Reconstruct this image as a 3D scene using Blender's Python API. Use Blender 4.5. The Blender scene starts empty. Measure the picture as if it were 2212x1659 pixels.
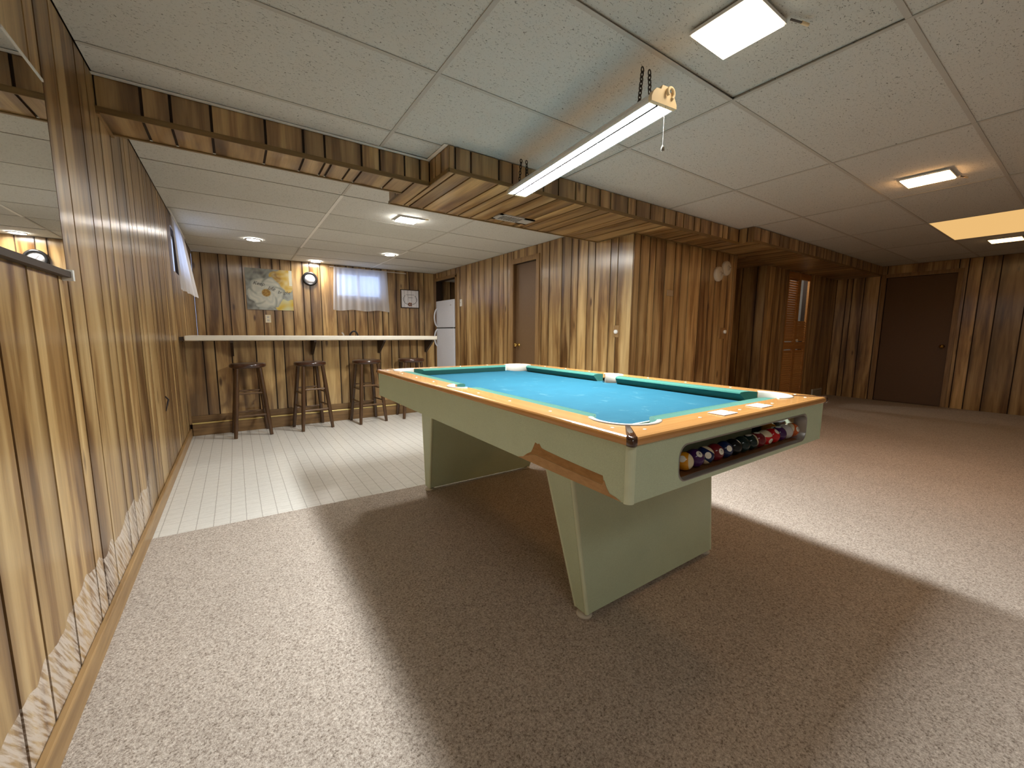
import bpy, bmesh, math, random
from mathutils import Vector, Matrix
random.seed(7)
SC = bpy.context.scene
COL = SC.collection

# ------------------------------------------------------------------ camera
CAM = Vector((0.4364, -2.6011, 1.0582))
YAW, PIT, ROL, FPX = -0.5991, -0.1257, 0.0069, 871.06
def camera():
    fw = Vector((-math.sin(YAW)*math.cos(PIT), math.cos(YAW)*math.cos(PIT), math.sin(PIT)))
    rt = Vector((math.cos(YAW), math.sin(YAW), 0)); up = rt.cross(fw)
    r2 = rt*math.cos(ROL) + up*math.sin(ROL); u2 = up*math.cos(ROL) - rt*math.sin(ROL)
    cd = bpy.data.cameras.new('camera'); cd.sensor_width = 36; cd.lens = FPX/2212*36
    cd.clip_start = 0.02; cd.clip_end = 60
    o = bpy.data.objects.new('camera', cd); COL.objects.link(o)
    m = Matrix((r2, u2, -fw)).transposed().to_4x4(); m.translation = CAM
    o.matrix_world = m; SC.camera = o
camera()

# ------------------------------------------------------------------ world, exposure, light levels
w = bpy.data.worlds.new('sky'); SC.world = w; w.use_nodes = True
bg = w.node_tree.nodes['Background']; bg.inputs[0].default_value = (0.46, 0.62, 1.0, 1); bg.inputs[1].default_value = 3.6
vs = SC.view_settings
vs.view_transform = 'Standard'; vs.look = 'None'; vs.gamma = 1; vs.use_curve_mapping = False
vs.exposure = 0.0
SHOP = ((0.92, 0.97, 1.0), 270.0)       # led shop light
FLUSH = ((1.0, 0.84, 0.62), 11.0)       # square led panels: nearest the viewer
FLUSH_MID = ((1.0, 0.52, 0.20), 85.0)
FLUSH_FAR = ((1.0, 0.62, 0.26), 9.0)
FLUSH_K = ((1.0, 0.98, 0.93), 260.0)    # the one over the vinyl floor
REAR_FILL = ((1.0, 0.99, 0.95), 3.7)         # unseen ceiling panel, added to brighten faces turned to the viewer
POT = ((1.0, 0.95, 0.88), 230.0)
PANEL = ((1.0, 0.60, 0.22), 0.85)       # translucent drop-in panel

# ------------------------------------------------------------------ materials
class G:
    def __init__(s, name):
        s.m = bpy.data.materials.new(name); s.m.use_nodes = True
        s.t = s.m.node_tree; s.b = s.t.nodes['Principled BSDF']; s.out = s.t.nodes['Material Output']
    def n(s, typ, **kw):
        x = s.t.nodes.new(typ)
        for k, v in kw.items(): setattr(x, k, v)
        return x
    def put(s, sock, v):
        if isinstance(v, bpy.types.NodeSocket): s.t.links.new(v, sock)
        elif isinstance(v, (tuple, list)) and len(v) == 3 and sock.type == 'RGBA': sock.default_value = (*v, 1)
        else: sock.default_value = v
    def math(s, op, a, b=0.0, clamp=False):
        x = s.n('ShaderNodeMath', operation=op, use_clamp=clamp); s.put(x.inputs[0], a); s.put(x.inputs[1], b); return x.outputs[0]
    def comb(s, x, y, z):
        c = s.n('ShaderNodeCombineXYZ'); s.put(c.inputs[0], x); s.put(c.inputs[1], y); s.put(c.inputs[2], z); return c.outputs[0]
    def obj(s):
        return s.n('ShaderNodeTexCoord').outputs['Object']
    def sep(s, v):
        x = s.n('ShaderNodeSeparateXYZ'); s.put(x.inputs[0], v); return x.outputs
    def noise(s, vec, scale=5, detail=3, rough=.55, dist=0.0):
        x = s.n('ShaderNodeTexNoise'); s.put(x.inputs['Vector'], vec); s.put(x.inputs['Scale'], scale)
        s.put(x.inputs['Detail'], detail); s.put(x.inputs['Roughness'], rough); s.put(x.inputs['Distortion'], dist); return x.outputs[0]
    def vor(s, vec, scale=5, rnd=1.0):
        x = s.n('ShaderNodeTexVoronoi'); s.put(x.inputs['Vector'], vec); s.put(x.inputs['Scale'], scale); s.put(x.inputs['Randomness'], rnd); return x.outputs
    def ramp(s, f, stops, interp='LINEAR'):
        x = s.n('ShaderNodeValToRGB'); s.put(x.inputs[0], f); r = x.color_ramp; r.interpolation = interp
        while len(r.elements) < len(stops): r.elements.new(.5)
        for e, (p, c) in zip(r.elements, stops):
            e.position = p; e.color = (*c, 1) if isinstance(c, (tuple, list)) else (c, c, c, 1)
        return x.outputs[0]
    def mix(s, f, a, b, mode='MIX'):
        x = s.n('ShaderNodeMix', data_type='RGBA', blend_type=mode); s.put(x.inputs[0], f); s.put(x.inputs[6], a); s.put(x.inputs[7], b); return x.outputs[2]
    def bump(s, h, strength=.3, dist=.002):
        x = s.n('ShaderNodeBump'); s.put(x.inputs['Height'], h); x.inputs['Strength'].default_value = strength; x.inputs['Distance'].default_value = dist
        s.t.links.new(x.outputs[0], s.b.inputs['Normal'])
    def set(s, **kw):
        for k, v in kw.items():
            s.put(s.b.inputs[{'color': 'Base Color', 'rough': 'Roughness', 'metal': 'Metallic', 'spec': 'Specular IOR Level', 'coat': 'Coat Weight',
                              'aniso': 'Anisotropic', 'arot': 'Anisotropic Rotation', 'coatr': 'Coat Roughness', 'trans': 'Transmission Weight', 'alpha': 'Alpha'}[k]], v)
        return s
M = {}
def plain(name, col, rough=.5, metal=0, spec=.5, var=.06, scale=30, coat=0):
    g = G(name); n = g.noise(g.obj(), scale, 4)
    g.set(color=g.mix(n, tuple(c*(1-var) for c in col), tuple(min(1, c*(1+var)) for c in col)), rough=rough, metal=metal, spec=spec, coat=coat)
    M[name] = g.m; return g
def emit(name, col, strength):
    m = bpy.data.materials.new(name); m.use_nodes = True; t = m.node_tree; t.nodes.remove(t.nodes['Principled BSDF'])
    e = t.nodes.new('ShaderNodeEmission'); e.inputs[0].default_value = (*col, 1); e.inputs[1].default_value = strength
    t.links.new(e.outputs[0], t.nodes['Material Output'].inputs[0]); M[name] = m

def panel_wood(name, across, grain, wear=False):
    """printed random-plank panelling: streaks, dark stain bands, knots; every board differs by its object's random number"""
    g = G(name); o = g.sep(g.obj()); ax = {'x': o[0], 'y': o[1], 'z': o[2]}
    a = ax[across]; gen = g.sep(g.n('ShaderNodeTexCoord').outputs['Generated'])['xyz'.index(across)]
    z = ax[grain]
    rnd = g.n('ShaderNodeObjectInfo').outputs['Random']
    off = g.math('MULTIPLY', rnd, 91.0)
    zz = g.math('ADD', z, off)
    st = g.noise(g.comb(g.math('MULTIPLY', a, 11.0), off, g.math('MULTIPLY', zz, .95)), 1.0, 4, .58, .35)      # broad stain bands
    fi = g.noise(g.comb(g.math('MULTIPLY', a, 130.0), off, g.math('MULTIPLY', zz, 2.6)), 1.0, 4, .6)          # fine grain
    me = g.noise(g.comb(g.math('MULTIPLY', a, 24.0), off, g.math('MULTIPLY', zz, 1.5)), 1.0, 4, .6, .5)     # cathedral figure
    col = g.ramp(st, [(.34, (.66, .470, .225)), (.47, (.53, .350, .150)), (.565, (.345, .200, .076)), (.68, (.168, .083, .028))])
    col = g.mix(.24, col, g.ramp(fi, [(.3, (.34, .29, .23)), (.62, (1., 1., 1.))]), 'MULTIPLY')
    col = g.mix(.36, col, g.ramp(me, [(.33, (.40, .29, .19)), (.52, (1., 1., 1.))]), 'MULTIPLY')
    # printed dark bands along the board edges
    eg = g.math('ABSOLUTE', g.math('SUBTRACT', gen, g.math('ADD', .30, g.math('MULTIPLY', g.math('FRACT', g.math('MULTIPLY', rnd, 7.3)), .40))))
    ew = g.noise(g.comb(off, 1.0, g.math('MULTIPLY', zz, 1.3)), 1.0, 3, .6)
    em = g.ramp(g.math('ADD', eg, g.math('MULTIPLY', g.math('SUBTRACT', ew, .5), .5)), [(.34, 0.0), (.60, .80)])
    col = g.mix(em, col, g.mix(1., col, (.42, .34, .25), 'MULTIPLY'))
    # knots
    v = g.vor(g.comb(g.math('MULTIPLY', a, 7.0), off, g.math('MULTIPLY', zz, 2.1)), 1.0)
    k = g.ramp(v[0], [(.0, 1.0), (.06, .9), (.13, 0.0)])
    kc = g.ramp(g.sep(v[1])[0], [(.62, 0.0), (.66, 1.0)])
    col = g.mix(g.math('MULTIPLY', k, kc), col, (.105, .045, .014))
    col = g.mix(1.0, col, g.ramp(rnd, [(0, (.60, .56, .52)), (.2, (1.06, 1.04, 1.0)), (.4, (.72, .68, .62)), (.6, (1.18, 1.15, 1.08)), (.8, (.66, .61, .56)), (1, (.98, .96, .93))]), 'MULTIPLY')
    if wear:                                                     # scuffed, bleached print low on the wall
        wz = g.n('ShaderNodeNewGeometry').outputs['Position']; p = g.sep(wz)
        edge = g.noise(g.comb(g.math('MULTIPLY', p[1], 5.0), 3.0, g.math('MULTIPLY', p[2], 1.0)), 1.0, 2, .5)
        top = g.math('ADD', .155, g.math('MULTIPLY', edge, .20))
        ym = g.ramp(g.math('MULTIPLY', g.math('ADD', p[1], 3.0), .25), [(.0, 1.0), (.77, 1.0), (.84, 0.0)])
        m = g.math('MULTIPLY', g.math('LESS_THAN', p[2], top), ym)
        sc = g.noise(g.comb(g.math('MULTIPLY', g.math('ADD', p[1], g.math('MULTIPLY', p[2], .8)), 70.0), 1.0, g.math('MULTIPLY', p[2], 11.0)), 1.0, 4, .6)
        col = g.mix(g.math('MULTIPLY', m, g.ramp(sc, [(.40, 0.05), (.56, .85)])), col, (.70, .60, .50))
    g.set(color=col, rough=.29, spec=1.0, aniso=.85)
    tn = g.n('ShaderNodeTangent', direction_type='RADIAL', axis='Z'); g.t.links.new(tn.outputs[0], g.b.inputs['Tangent'])
    g.bump(fi, .12, .0008)
    M[name] = g.m
panel_wood('panel_x', 'x', 'z'); panel_wood('panel_y', 'y', 'z'); panel_wood('panel_worn', 'y', 'z', True); panel_wood('panel_under', 'x', 'y')

def trim_wood(name, light, dark, grain='x', rough=.4, coat=0.0, s1=40, s2=3):
    g = G(name); o = g.sep(g.obj()); d = {'x': 0, 'y': 1, 'z': 2}[grain]
    c = [g.math('MULTIPLY', o[i], float(s2 if i == d else s1)) for i in range(3)]
    n = g.noise(g.comb(*c), 1.0, 5, .6, .4)
    g.set(color=g.ramp(n, [(.3, dark), (.62, light)]), rough=rough, coat=coat)
    if not coat: g.bump(n, .08, .0006)
    M[name] = g.m
trim_wood('trim_x', (.34, .20, .075), (.20, .105, .036), 'x')
trim_wood('trim_y', (.36, .215, .085), (.22, .12, .042), 'y')
trim_wood('trim_z', (.34, .20, .08), (.20, .11, .04), 'z')
trim_wood('bar_base', (.24, .135, .05), (.13, .068, .024), 'x')
trim_wood('soffit_trim', (.24, .145, .05), (.15, .085, .028), 'x')
trim_wood('rail_x', (.66, .33, .105), (.52, .24, .068), 'x', .22, .5, 34, 1.6)
trim_wood('rail_y', (.66, .33, .105), (.52, .24, .068), 'y', .22, .5, 34, 1.6)
trim_wood('tray_wood', (.20, .085, .028), (.12, .05, .016), 'x', .4)
trim_wood('stool_wood', (.085, .040, .016), (.040, .018, .007), 'z', .3, .3)
trim_wood('stool_seat', (.060, .021, .010), (.03, .011, .005), 'x', .28, .5)
trim_wood('stool_rung', (.16, .085, .036), (.09, .045, .017), 'x', .35)
trim_wood('louver_wood', (.50, .235, .062), (.36, .155, .038), 'x', .45)
trim_wood('core_board', (.44, .235, .078), (.34, .17, .052), 'y', .8, 0, 90, 25)
trim_wood('core_board_light', (.56, .335, .150), (.46, .265, .110), 'y', .8, 0, 90, 25)
plain('panel_gap', (.028, .013, .005), .8)
plain('door_brown', (.155, .088, .040), .45, var=.14, scale=60)
plain('door_dark', (.125, .060, .019), .5, var=.12, scale=60)
plain('corner_cap', (.055, .018, .009), .12, coat=.8)
plain('rim_metal', (.34, .33, .32), .35, .7); plain('brass', (.75, .50, .14), .22, 1); plain('steel', (.62, .62, .64), .28, 1); plain('steel_dark', (.20, .19, .18), .4, 1)
plain('white_plastic', (.80, .77, .70), .4); plain('back_paint', (.42, .39, .35), .7); plain('ivory', (.74, .66, .48), .45); plain('white_enamel', (.74, .76, .82), .35)
plain('black_plastic', (.012, .012, .013), .3); plain('black_gap', (.01, .01, .012), .7)
plain('counter_white', (.74, .69, .58), .32); plain('fixture_white', (.82, .80, .76), .4); plain('end_cap', (.83, .66, .40), .55)
plain('divider_grey', (.004, .005, .007), .6); plain('cord_beige', (.20, .17, .13), .6); plain('chain_dark', (.035, .026, .02), .6, .3); plain('card_white', (.86, .84, .86), .35); plain('print_grey', (.30, .30, .36), .5)
plain('liner', (.64, .60, .51), .42); plain('pocket_dark', (.03, .028, .025), .8)
plain('sight', (.88, .82, .70), .3)
plain('brass_rail', (.72, .55, .20), .35, .3)
plain('bracket_dark', (.035, .018, .008), .6)
plain('tag_tan', (.36, .26, .155), .6); plain('closet_paint', (.42, .40, .37), .7); plain('hall_paint', (.20, .15, .10), .7)
plain('stain', (.20, .17, .13), .9)
plain('vent_paint', (.50, .47, .42), .5); plain('vent_inside', (.14, .13, .12), .7)
plain('script_ink', (.05, .05, .05), .6); plain('script_grey', (.22, .21, .22), .7)

def table_green():
    g = G('laminate'); o = g.obj(); n = g.noise(o, 9, 5, .6); s = g.noise(o, 420, 2, .5)
    c = g.mix(n, (.565, .670, .475), (.640, .750, .545)); c = g.mix(.25, c, g.ramp(s, [(.35, (.6, .6, .55)), (.6, (1., 1., 1.))]), 'MULTIPLY')
    g.set(color=c, rough=.42, spec=.4); M['laminate'] = g.m
table_green(); plain('laminate_trim', (.70, .78, .57), .35)
def cloth(name, c1, c2, chalk):
    g = G(name); o = g.obj(); n = g.noise(o, 900, 2); v = g.noise(o, 7, 4, .55, .4)
    c = g.mix(n, c1, c2)
    if chalk:
        w = g.ramp(g.noise(g.comb(*[g.math('MULTIPLY', q, s) for q, s in zip(g.sep(o), (13., 9., 5.))]), 1, 5, .62, .8), [(.60, 0.0), (.70, .42)])
        c = g.mix(w, c, (.085, .19, .21))
        c = g.mix(g.ramp(v, [(.35, 0.0), (.65, .30)]), c, tuple(min(1, x*1.18) for x in c2))
    g.set(color=c, rough=.92, spec=.15); g.bump(n, .25, .0008); M[name] = g.m
cloth('bed_cloth', (.010, .078, .117), (.016, .096, .140), True)
cloth('cushion_cloth', (.036, .150, .114), (.050, .180, .140), False)
for k_, v_ in (('Sheen Weight', 1.0), ('Sheen Roughness', .35), ('Sheen Tint', (.55, 1.0, .85, 1))): M['cushion_cloth'].node_tree.nodes['Principled BSDF'].inputs[k_].default_value = v_

def carpet():
    g = G('carpet'); o = g.n('ShaderNodeNewGeometry').outputs['Position']
    a = g.noise(o, 150, 3, .75); b = g.noise(o, 420, 2, .6); c = g.noise(o, 60, 3, .6); d = g.noise(o, 2.2, 3)
    col = g.ramp(a, [(.32, (.20, .158, .122)), (.43, (.43, .36, .297)), (.56, (.575, .498, .420)), (.70, (.74, .66, .575))])
    col = g.mix(.22, col, g.ramp(c, [(.33, (.66, .64, .62)), (.60, (1.05, 1.05, 1.05))]), 'MULTIPLY')
    col = g.mix(.42, col, g.ramp(b, [(.34, (.40, .37, .35)), (.56, (1.1, 1.1, 1.1))]), 'MULTIPLY')
    col = g.mix(.4, col, g.ramp(d, [(.3, (.86, .86, .86)), (.7, (1.06, 1.06, 1.06))]), 'MULTIPLY')
    g.set(color=col, rough=.97, spec=.1); g.bump(g.math('ADD', a, c), .55, .005); M['carpet'] = g.m
carpet()
def vinyl():
    g = G('vinyl'); p = g.sep(g.n('ShaderNodeNewGeometry').outputs['Position'])
    def line(c, pitch, w):
        f = g.math('FRACT', g.math('DIVIDE', g.math('ADD', c, 20.0), pitch)); d = g.math('MULTIPLY', g.math('ABSOLUTE', g.math('SUBTRACT', f, .5)), pitch)
        return g.math('GREATER_THAN', d, pitch/2-w)
    wob = g.noise(g.comb(*p), 30, 2)
    l1 = line(g.math('ADD', p[0], g.math('MULTIPLY', wob, .004)), .0765, .0022); l2 = line(p[1], .0765, .0016)
    n = g.noise(g.comb(*p), 60, 4, .65); n2 = g.noise(g.comb(g.math('MULTIPLY', p[0], 9.), g.math('MULTIPLY', p[1], 60.), 0.), 1., 4, .6)
    c = g.mix(n, (.68, .65, .58), (.82, .79, .725)); c = g.mix(g.ramp(n2, [(.5, 0.0), (.66, .22)]), c, (.48, .45, .39))
    c = g.mix(g.math('MULTIPLY', l1, .6), c, (.34, .31, .26)); c = g.mix(g.math('MULTIPLY', l2, .35), c, (.36, .33, .28))
    g.set(color=c, rough=.22, spec=.45); g.bump(g.math('ADD', g.noise(g.comb(*p), 130, 3), g.math('MULTIPLY', l1, -.6)), .35, .0015); M['vinyl'] = g.m
vinyl()
def tile():
    g = G('ceiling_tile'); o = g.obj(); p = g.sep(o); rnd = g.n('ShaderNodeObjectInfo').outputs['Random']
    q = g.comb(g.math('ADD', p[0], g.math('MULTIPLY', rnd, 40.)), p[1], 0.0)
    sp = g.noise(g.comb(*[g.math('MULTIPLY', x, s) for x, s in zip(g.sep(q), (85., 150., 1.))]), 1., 3, .6, 1.2)
    pit = g.ramp(sp, [(.335, 1.0), (.39, 0.0)]); b = g.noise(q, 1.6, 3)
    c = g.mix(b, (.64, .63, .58), (.70, .69, .64)); c = g.mix(g.math('MULTIPLY', pit, .85), c, (.17, .16, .13))
    c = g.mix(1., c, g.ramp(rnd, [(0, (.94, .94, .92)), (1, (1.03, 1.03, 1.03))]), 'MULTIPLY')
    g.set(color=c, rough=.95, spec=.1); g.bump(g.math('ADD', g.math('MULTIPLY', pit, -1.), g.math('MULTIPLY', g.noise(q, 160, 2), .5)), .5, .003); M['ceiling_tile'] = g.m
tile(); plain('grid_bar', (.52, .49, .43), .7); plain('grid_bar_white', (.86, .84, .78), .5)
def mirror():
    g = plain('mirror', (.86, .88, .86), .012, 1, var=.01)
mirror()
def sheer():
    m = bpy.data.materials.new('sheer'); m.use_nodes = True; t = m.node_tree; t.nodes.remove(t.nodes['Principled BSDF'])
    n = t.nodes.new; L = t.links.new
    d = n('ShaderNodeBsdfDiffuse'); d.inputs[0].default_value = (.86, .86, .88, 1)
    tr = n('ShaderNodeBsdfTranslucent'); tr.inputs[0].default_value = (.88, .88, .92, 1)
    tp = n('ShaderNodeBsdfTransparent'); a = n('ShaderNodeMixShader'); a.inputs[0].default_value = .5
    b = n('ShaderNodeMixShader'); b.inputs[0].default_value = .16
    L(d.outputs[0], a.inputs[1]); L(tr.outputs[0], a.inputs[2]); L(a.outputs[0], b.inputs[1]); L(tp.outputs[0], b.inputs[2])
    L(b.outputs[0], t.nodes['Material Output'].inputs[0]); M['sheer'] = m
sheer()
def glass():
    m = bpy.data.materials.new('pane_glass'); m.use_nodes = True; t = m.node_tree; t.nodes.remove(t.nodes['Principled BSDF'])
    g = t.nodes.new('ShaderNodeBsdfGlossy'); g.inputs['Roughness'].default_value = .02; tp = t.nodes.new('ShaderNodeBsdfTransparent')
    x = t.nodes.new('ShaderNodeMixShader'); x.inputs[0].default_value = .08
    t.links.new(tp.outputs[0], x.inputs[1]); t.links.new(g.outputs[0], x.inputs[2]); t.links.new(x.outputs[0], t.nodes['Material Output'].inputs[0]); M['pane_glass'] = m
glass()
emit('shop_glow', *SHOP); emit('flush_glow', *FLUSH); emit('flush_glow_mid', *FLUSH_MID); emit('flush_glow_far', *FLUSH_FAR); emit('rear_fill_glow', *REAR_FILL); emit('flush_glow_kitchen', *FLUSH_K); emit('pot_glow', *POT); emit('panel_glow', *PANEL)
emit('closet_glow', (1, .96, .88), 420.0)

# ------------------------------------------------------------------ mesh helpers
class MB:
    """collects geometry in world coordinates; build() links it as one mesh object below an optional parent"""
    def __init__(s): s.v = []; s.f = []; s.smooth = []
    def add(s, vs, fs, smooth=False):
        k = len(s.v); s.v += [tuple(p) for p in vs]; s.f += [tuple(i+k for i in f) for f in fs]; s.smooth += [smooth]*len(fs); return s
    def box(s, a, b, rot=0, piv=None):
        x0, y0, z0 = [min(p, q) for p, q in zip(a, b)]; x1, y1, z1 = [max(p, q) for p, q in zip(a, b)]
        vs = [(x0, y0, z0), (x1, y0, z0), (x1, y1, z0), (x0, y1, z0), (x0, y0, z1), (x1, y0, z1), (x1, y1, z1), (x0, y1, z1)]
        if rot:
            c = Vector(piv or ((x0+x1)/2, (y0+y1)/2, 0)); R = Matrix.Rotation(rot, 3, 'Z'); vs = [tuple(R @ (Vector(p)-c)+c) for p in vs]
        return s.add(vs, [(0, 3, 2, 1), (4, 5, 6, 7), (0, 1, 5, 4), (1, 2, 6, 5), (2, 3, 7, 6), (3, 0, 4, 7)])
    def prism(s, poly, d, smooth=False):
        """poly: list of 3d points (planar, in order), extruded by vector d"""
        n = len(poly); d = Vector(d); vs = [tuple(p) for p in poly]+[tuple(Vector(p)+d) for p in poly]
        return s.add(vs, [tuple(range(n))[::-1], tuple(range(n, 2*n))]+[(i, (i+1) % n, n+(i+1) % n, n+i) for i in range(n)], smooth)
    def loft(s, rings, close=True, caps=True, smooth=True):
        n = len(rings[0]); vs = [p for r in rings for p in r]; fs = []
        for k in range(len(rings)-1):
            for i in range(n if close else n-1):
                j = (i+1) % n; fs.append((k*n+i, k*n+j, (k+1)*n+j, (k+1)*n+i))
        s.add(vs, fs, smooth)
        if caps and close:
            s.add(rings[0], [tuple(range(n))[::-1]]); s.add(rings[-1], [tuple(range(n))])
        return s
    def tube(s, pts, r, seg=8, caps=True):
        P = [Vector(p) for p in pts]; R = r if isinstance(r, (list, tuple)) else [r]*len(P); rings = []
        t0 = (P[1]-P[0]).normalized(); u = t0.orthogonal().normalized()
        for i, p in enumerate(P):
            t = (P[min(i+1, len(P)-1)]-P[max(i-1, 0)]).normalized(); u = (u-t*u.dot(t)).normalized(); w = t.cross(u)
            rings.append([tuple(p+(u*math.cos(a)+w*math.sin(a))*R[i]) for a in [2*math.pi*k/seg for k in range(seg)]])
        return s.loft(rings, True, caps)
    def lathe(s, c, prof, seg=24, axis='z', caps=True):
        rings = []
        for r, h in prof:
            ring = []
            for k in range(seg):
                a = 2*math.pi*k/seg; p = (r*math.cos(a), r*math.sin(a), h)
                if axis == 'y': p = (p[0], h, -p[1])
                if axis == 'x': p = (h, p[0], p[1])
                ring.append((c[0]+p[0], c[1]+p[1], c[2]+p[2]))
            rings.append(ring)
        return s.loft(rings, True, caps)
    def build(s, name, mat, parent=None, local=False):
        me = bpy.data.meshes.new(name); off = Vector((0, 0, 0))
        if parent is not None: off = WLOC.get(parent.name, Vector((0, 0, 0)))
        c = Vector((0, 0, 0))
        if local:
            n = len(s.v); c = Vector((sum(p[0] for p in s.v)/n, sum(p[1] for p in s.v)/n, sum(p[2] for p in s.v)/n))
        me.from_pydata([tuple(Vector(p)-(c if local else off)) for p in s.v], [], s.f); me.update()
        for p, sm in zip(me.polygons, s.smooth): p.use_smooth = sm
        bm = bmesh.new(); bm.from_mesh(me); bmesh.ops.recalc_face_normals(bm, faces=bm.faces); bm.to_mesh(me); bm.free()
        if mat: me.materials.append(M[mat])
        o = bpy.data.objects.new(name, me); COL.objects.link(o)
        if parent is not None: o.parent = parent
        if local: o.location = c-off; WLOC[o.name] = c
        else: WLOC[o.name] = off
        return o
WLOC = {}
def tag(o, label, cat=None, group=None, kind=None):
    o['label'] = label
    if cat: o['category'] = cat
    if group: o['group'] = group
    if kind: o['kind'] = kind
    return o
def empty(name, loc, label, cat, group=None):
    o = bpy.data.objects.new(name, None); COL.objects.link(o); o.location = loc; o.empty_display_size = .05
    WLOC[o.name] = Vector(loc); return tag(o, label, cat, group)
def bevel(o, w, seg=2):
    m = o.modifiers.new('bevel', 'BEVEL'); m.width = w; m.segments = seg; m.limit_method = 'ANGLE'; m.angle_limit = math.radians(40); return o
def clone(o, dloc, parent=None, name=None):
    c = o.copy(); COL.objects.link(c); c.location = o.location+Vector(dloc)
    if parent is not None: c.parent = parent
    return c
def B(name, mat, a, b, parent=None, bev=0, local=False):
    o = MB().box(a, b).build(name, mat, parent, local)
    if bev: bevel(o, bev)
    return o
def text_mesh(name, body, size, mat, mw, parent=None, shear=0.0, ext=.0004):
    cu = bpy.data.curves.new(name, 'FONT'); cu.body = body; cu.size = size; cu.align_x = 'CENTER'; cu.align_y = 'CENTER'; cu.shear = shear; cu.extrude = ext
    cu.resolution_u = 3
    t = bpy.data.objects.new(name+'_src', cu); COL.objects.link(t)
    dg = bpy.context.evaluated_depsgraph_get(); me = bpy.data.meshes.new_from_object(t.evaluated_get(dg)); bpy.data.objects.remove(t); bpy.data.curves.remove(cu)
    me.transform(mw); off = WLOC.get(parent.name, Vector((0, 0, 0))) if parent else Vector((0, 0, 0)); me.transform(Matrix.Translation(-off))
    me.materials.clear(); me.materials.append(M[mat]); me.name = name
    o = bpy.data.objects.new(name, me); COL.objects.link(o); o.parent = parent; WLOC[o.name] = off
    return o

# ------------------------------------------------------------------ room dimensions
H = 2.147; ZS = 2.0; YF = 4.66; YBACK = -4.2; XR0 = 3.60; Y1 = 0.007; XS1 = 5.47; XR1 = 6.50; Y2 = 0.12; XR2 = 9.06
YB = 2.535      # face of the bar's half wall
GAP = .0058; TH = .008
def subtract(rect, holes):
    out = [rect]
    for (ha, hb, hc, hd) in holes:
        new = []
        for (a, b, c, d) in out:
            if hb <= a or ha >= b or hd <= c or hc >= d: new.append((a, b, c, d)); continue
            if ha > a: new.append((a, ha, c, d))
            if hb < b: new.append((hb, b, c, d))
            m0, m1 = max(a, ha), min(b, hb)
            if hc > c: new.append((m0, m1, c, hc))
            if hd < d: new.append((m0, m1, hd, d))
        out = new
    return [r for r in out if r[1]-r[0] > .004 and r[3]-r[2] > .004]
def planks(parent, axis, face, away, grooves, z0, z1, mat=None, holes=()):
    """vertical boards: axis the wall runs along, face coordinate, away = direction into the wall (+1/-1)"""
    mat = mat or 'panel_'+axis
    for a, b in zip(grooves[:-1], grooves[1:]):
        for (p, q, r, s) in subtract((a+GAP, b-GAP, z0, z1), holes):
            A, Bq = ((p, face, r), (q, face+away*TH, s)) if axis == 'x' else ((face, p, r), (face+away*TH, q, s))
            MB().box(A, Bq).build('plank', mat, parent, True)
def backing(name, a, b, holes_axis=None, holes=(), label='', mat='panel_gap'):
    """wall body, a box with rectangular holes (holes in run coordinate, z)"""
    mb = MB()
    if holes_axis is None: mb.box(a, b)
    else:
        i = 0 if holes_axis == 'x' else 1
        for (p, q, r, s) in subtract((min(a[i], b[i]), max(a[i], b[i]), min(a[2], b[2]), max(a[2], b[2])), holes):
            A = [*a]; Bq = [*b]; A[i], Bq[i] = p, q; A[2], Bq[2] = r, s; mb.box(A, Bq)
    return tag(mb.build(name, mat), label, 'wall', kind='structure')
PAT = [0, .204, .433, .523, .674, .932, 1.067, 1.22]
def pattern(start, end, phase=0.0):
    out = []; k = math.floor((start-phase)/1.22)-1
    while True:
        for p in PAT[:-1]:
            v = phase+k*1.22+p
            if start+.03 < v < end-.03: out.append(v)
        k += 1
        if phase+k*1.22 > end: break
    return [start]+out+[end]

# ------------------------------------------------------------------ floor
def floors():
    mb = MB(); e = lambda x: .02-.0376*min(x, 1.44)+.012*max(0, x-1.44)
    z = .009; pts = [(0, YBACK), (XR2, YBACK), (XR2, 2.0), (XR0, 2.0), (XR0, e(3.6)), (1.44, e(1.44)), (0, e(0))]
    mb.prism([(x, y, -.05) for x, y in pts], (0, 0, .05+z))
    o = tag(mb.build('floor', 'carpet'), 'mottled beige cut-pile carpet covering most of the basement floor', 'floor', kind='structure')
    v = MB().prism([(0, e(0)+.0005, -.05), (1.44, e(1.44)+.0005, -.05), (XR0, e(3.6)+.0005, -.05), (XR0, 3.0, -.05), (XR0+.95, 3.0, -.05), (XR0+.95, YF, -.05), (0, YF, -.05)], (0, 0, .05))
    tag(v.build('floor_vinyl', 'vinyl'), 'white sheet vinyl floor printed with small squares in front of the bar', 'floor', kind='structure')
floors()
CZ = .009   # carpet height

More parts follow.
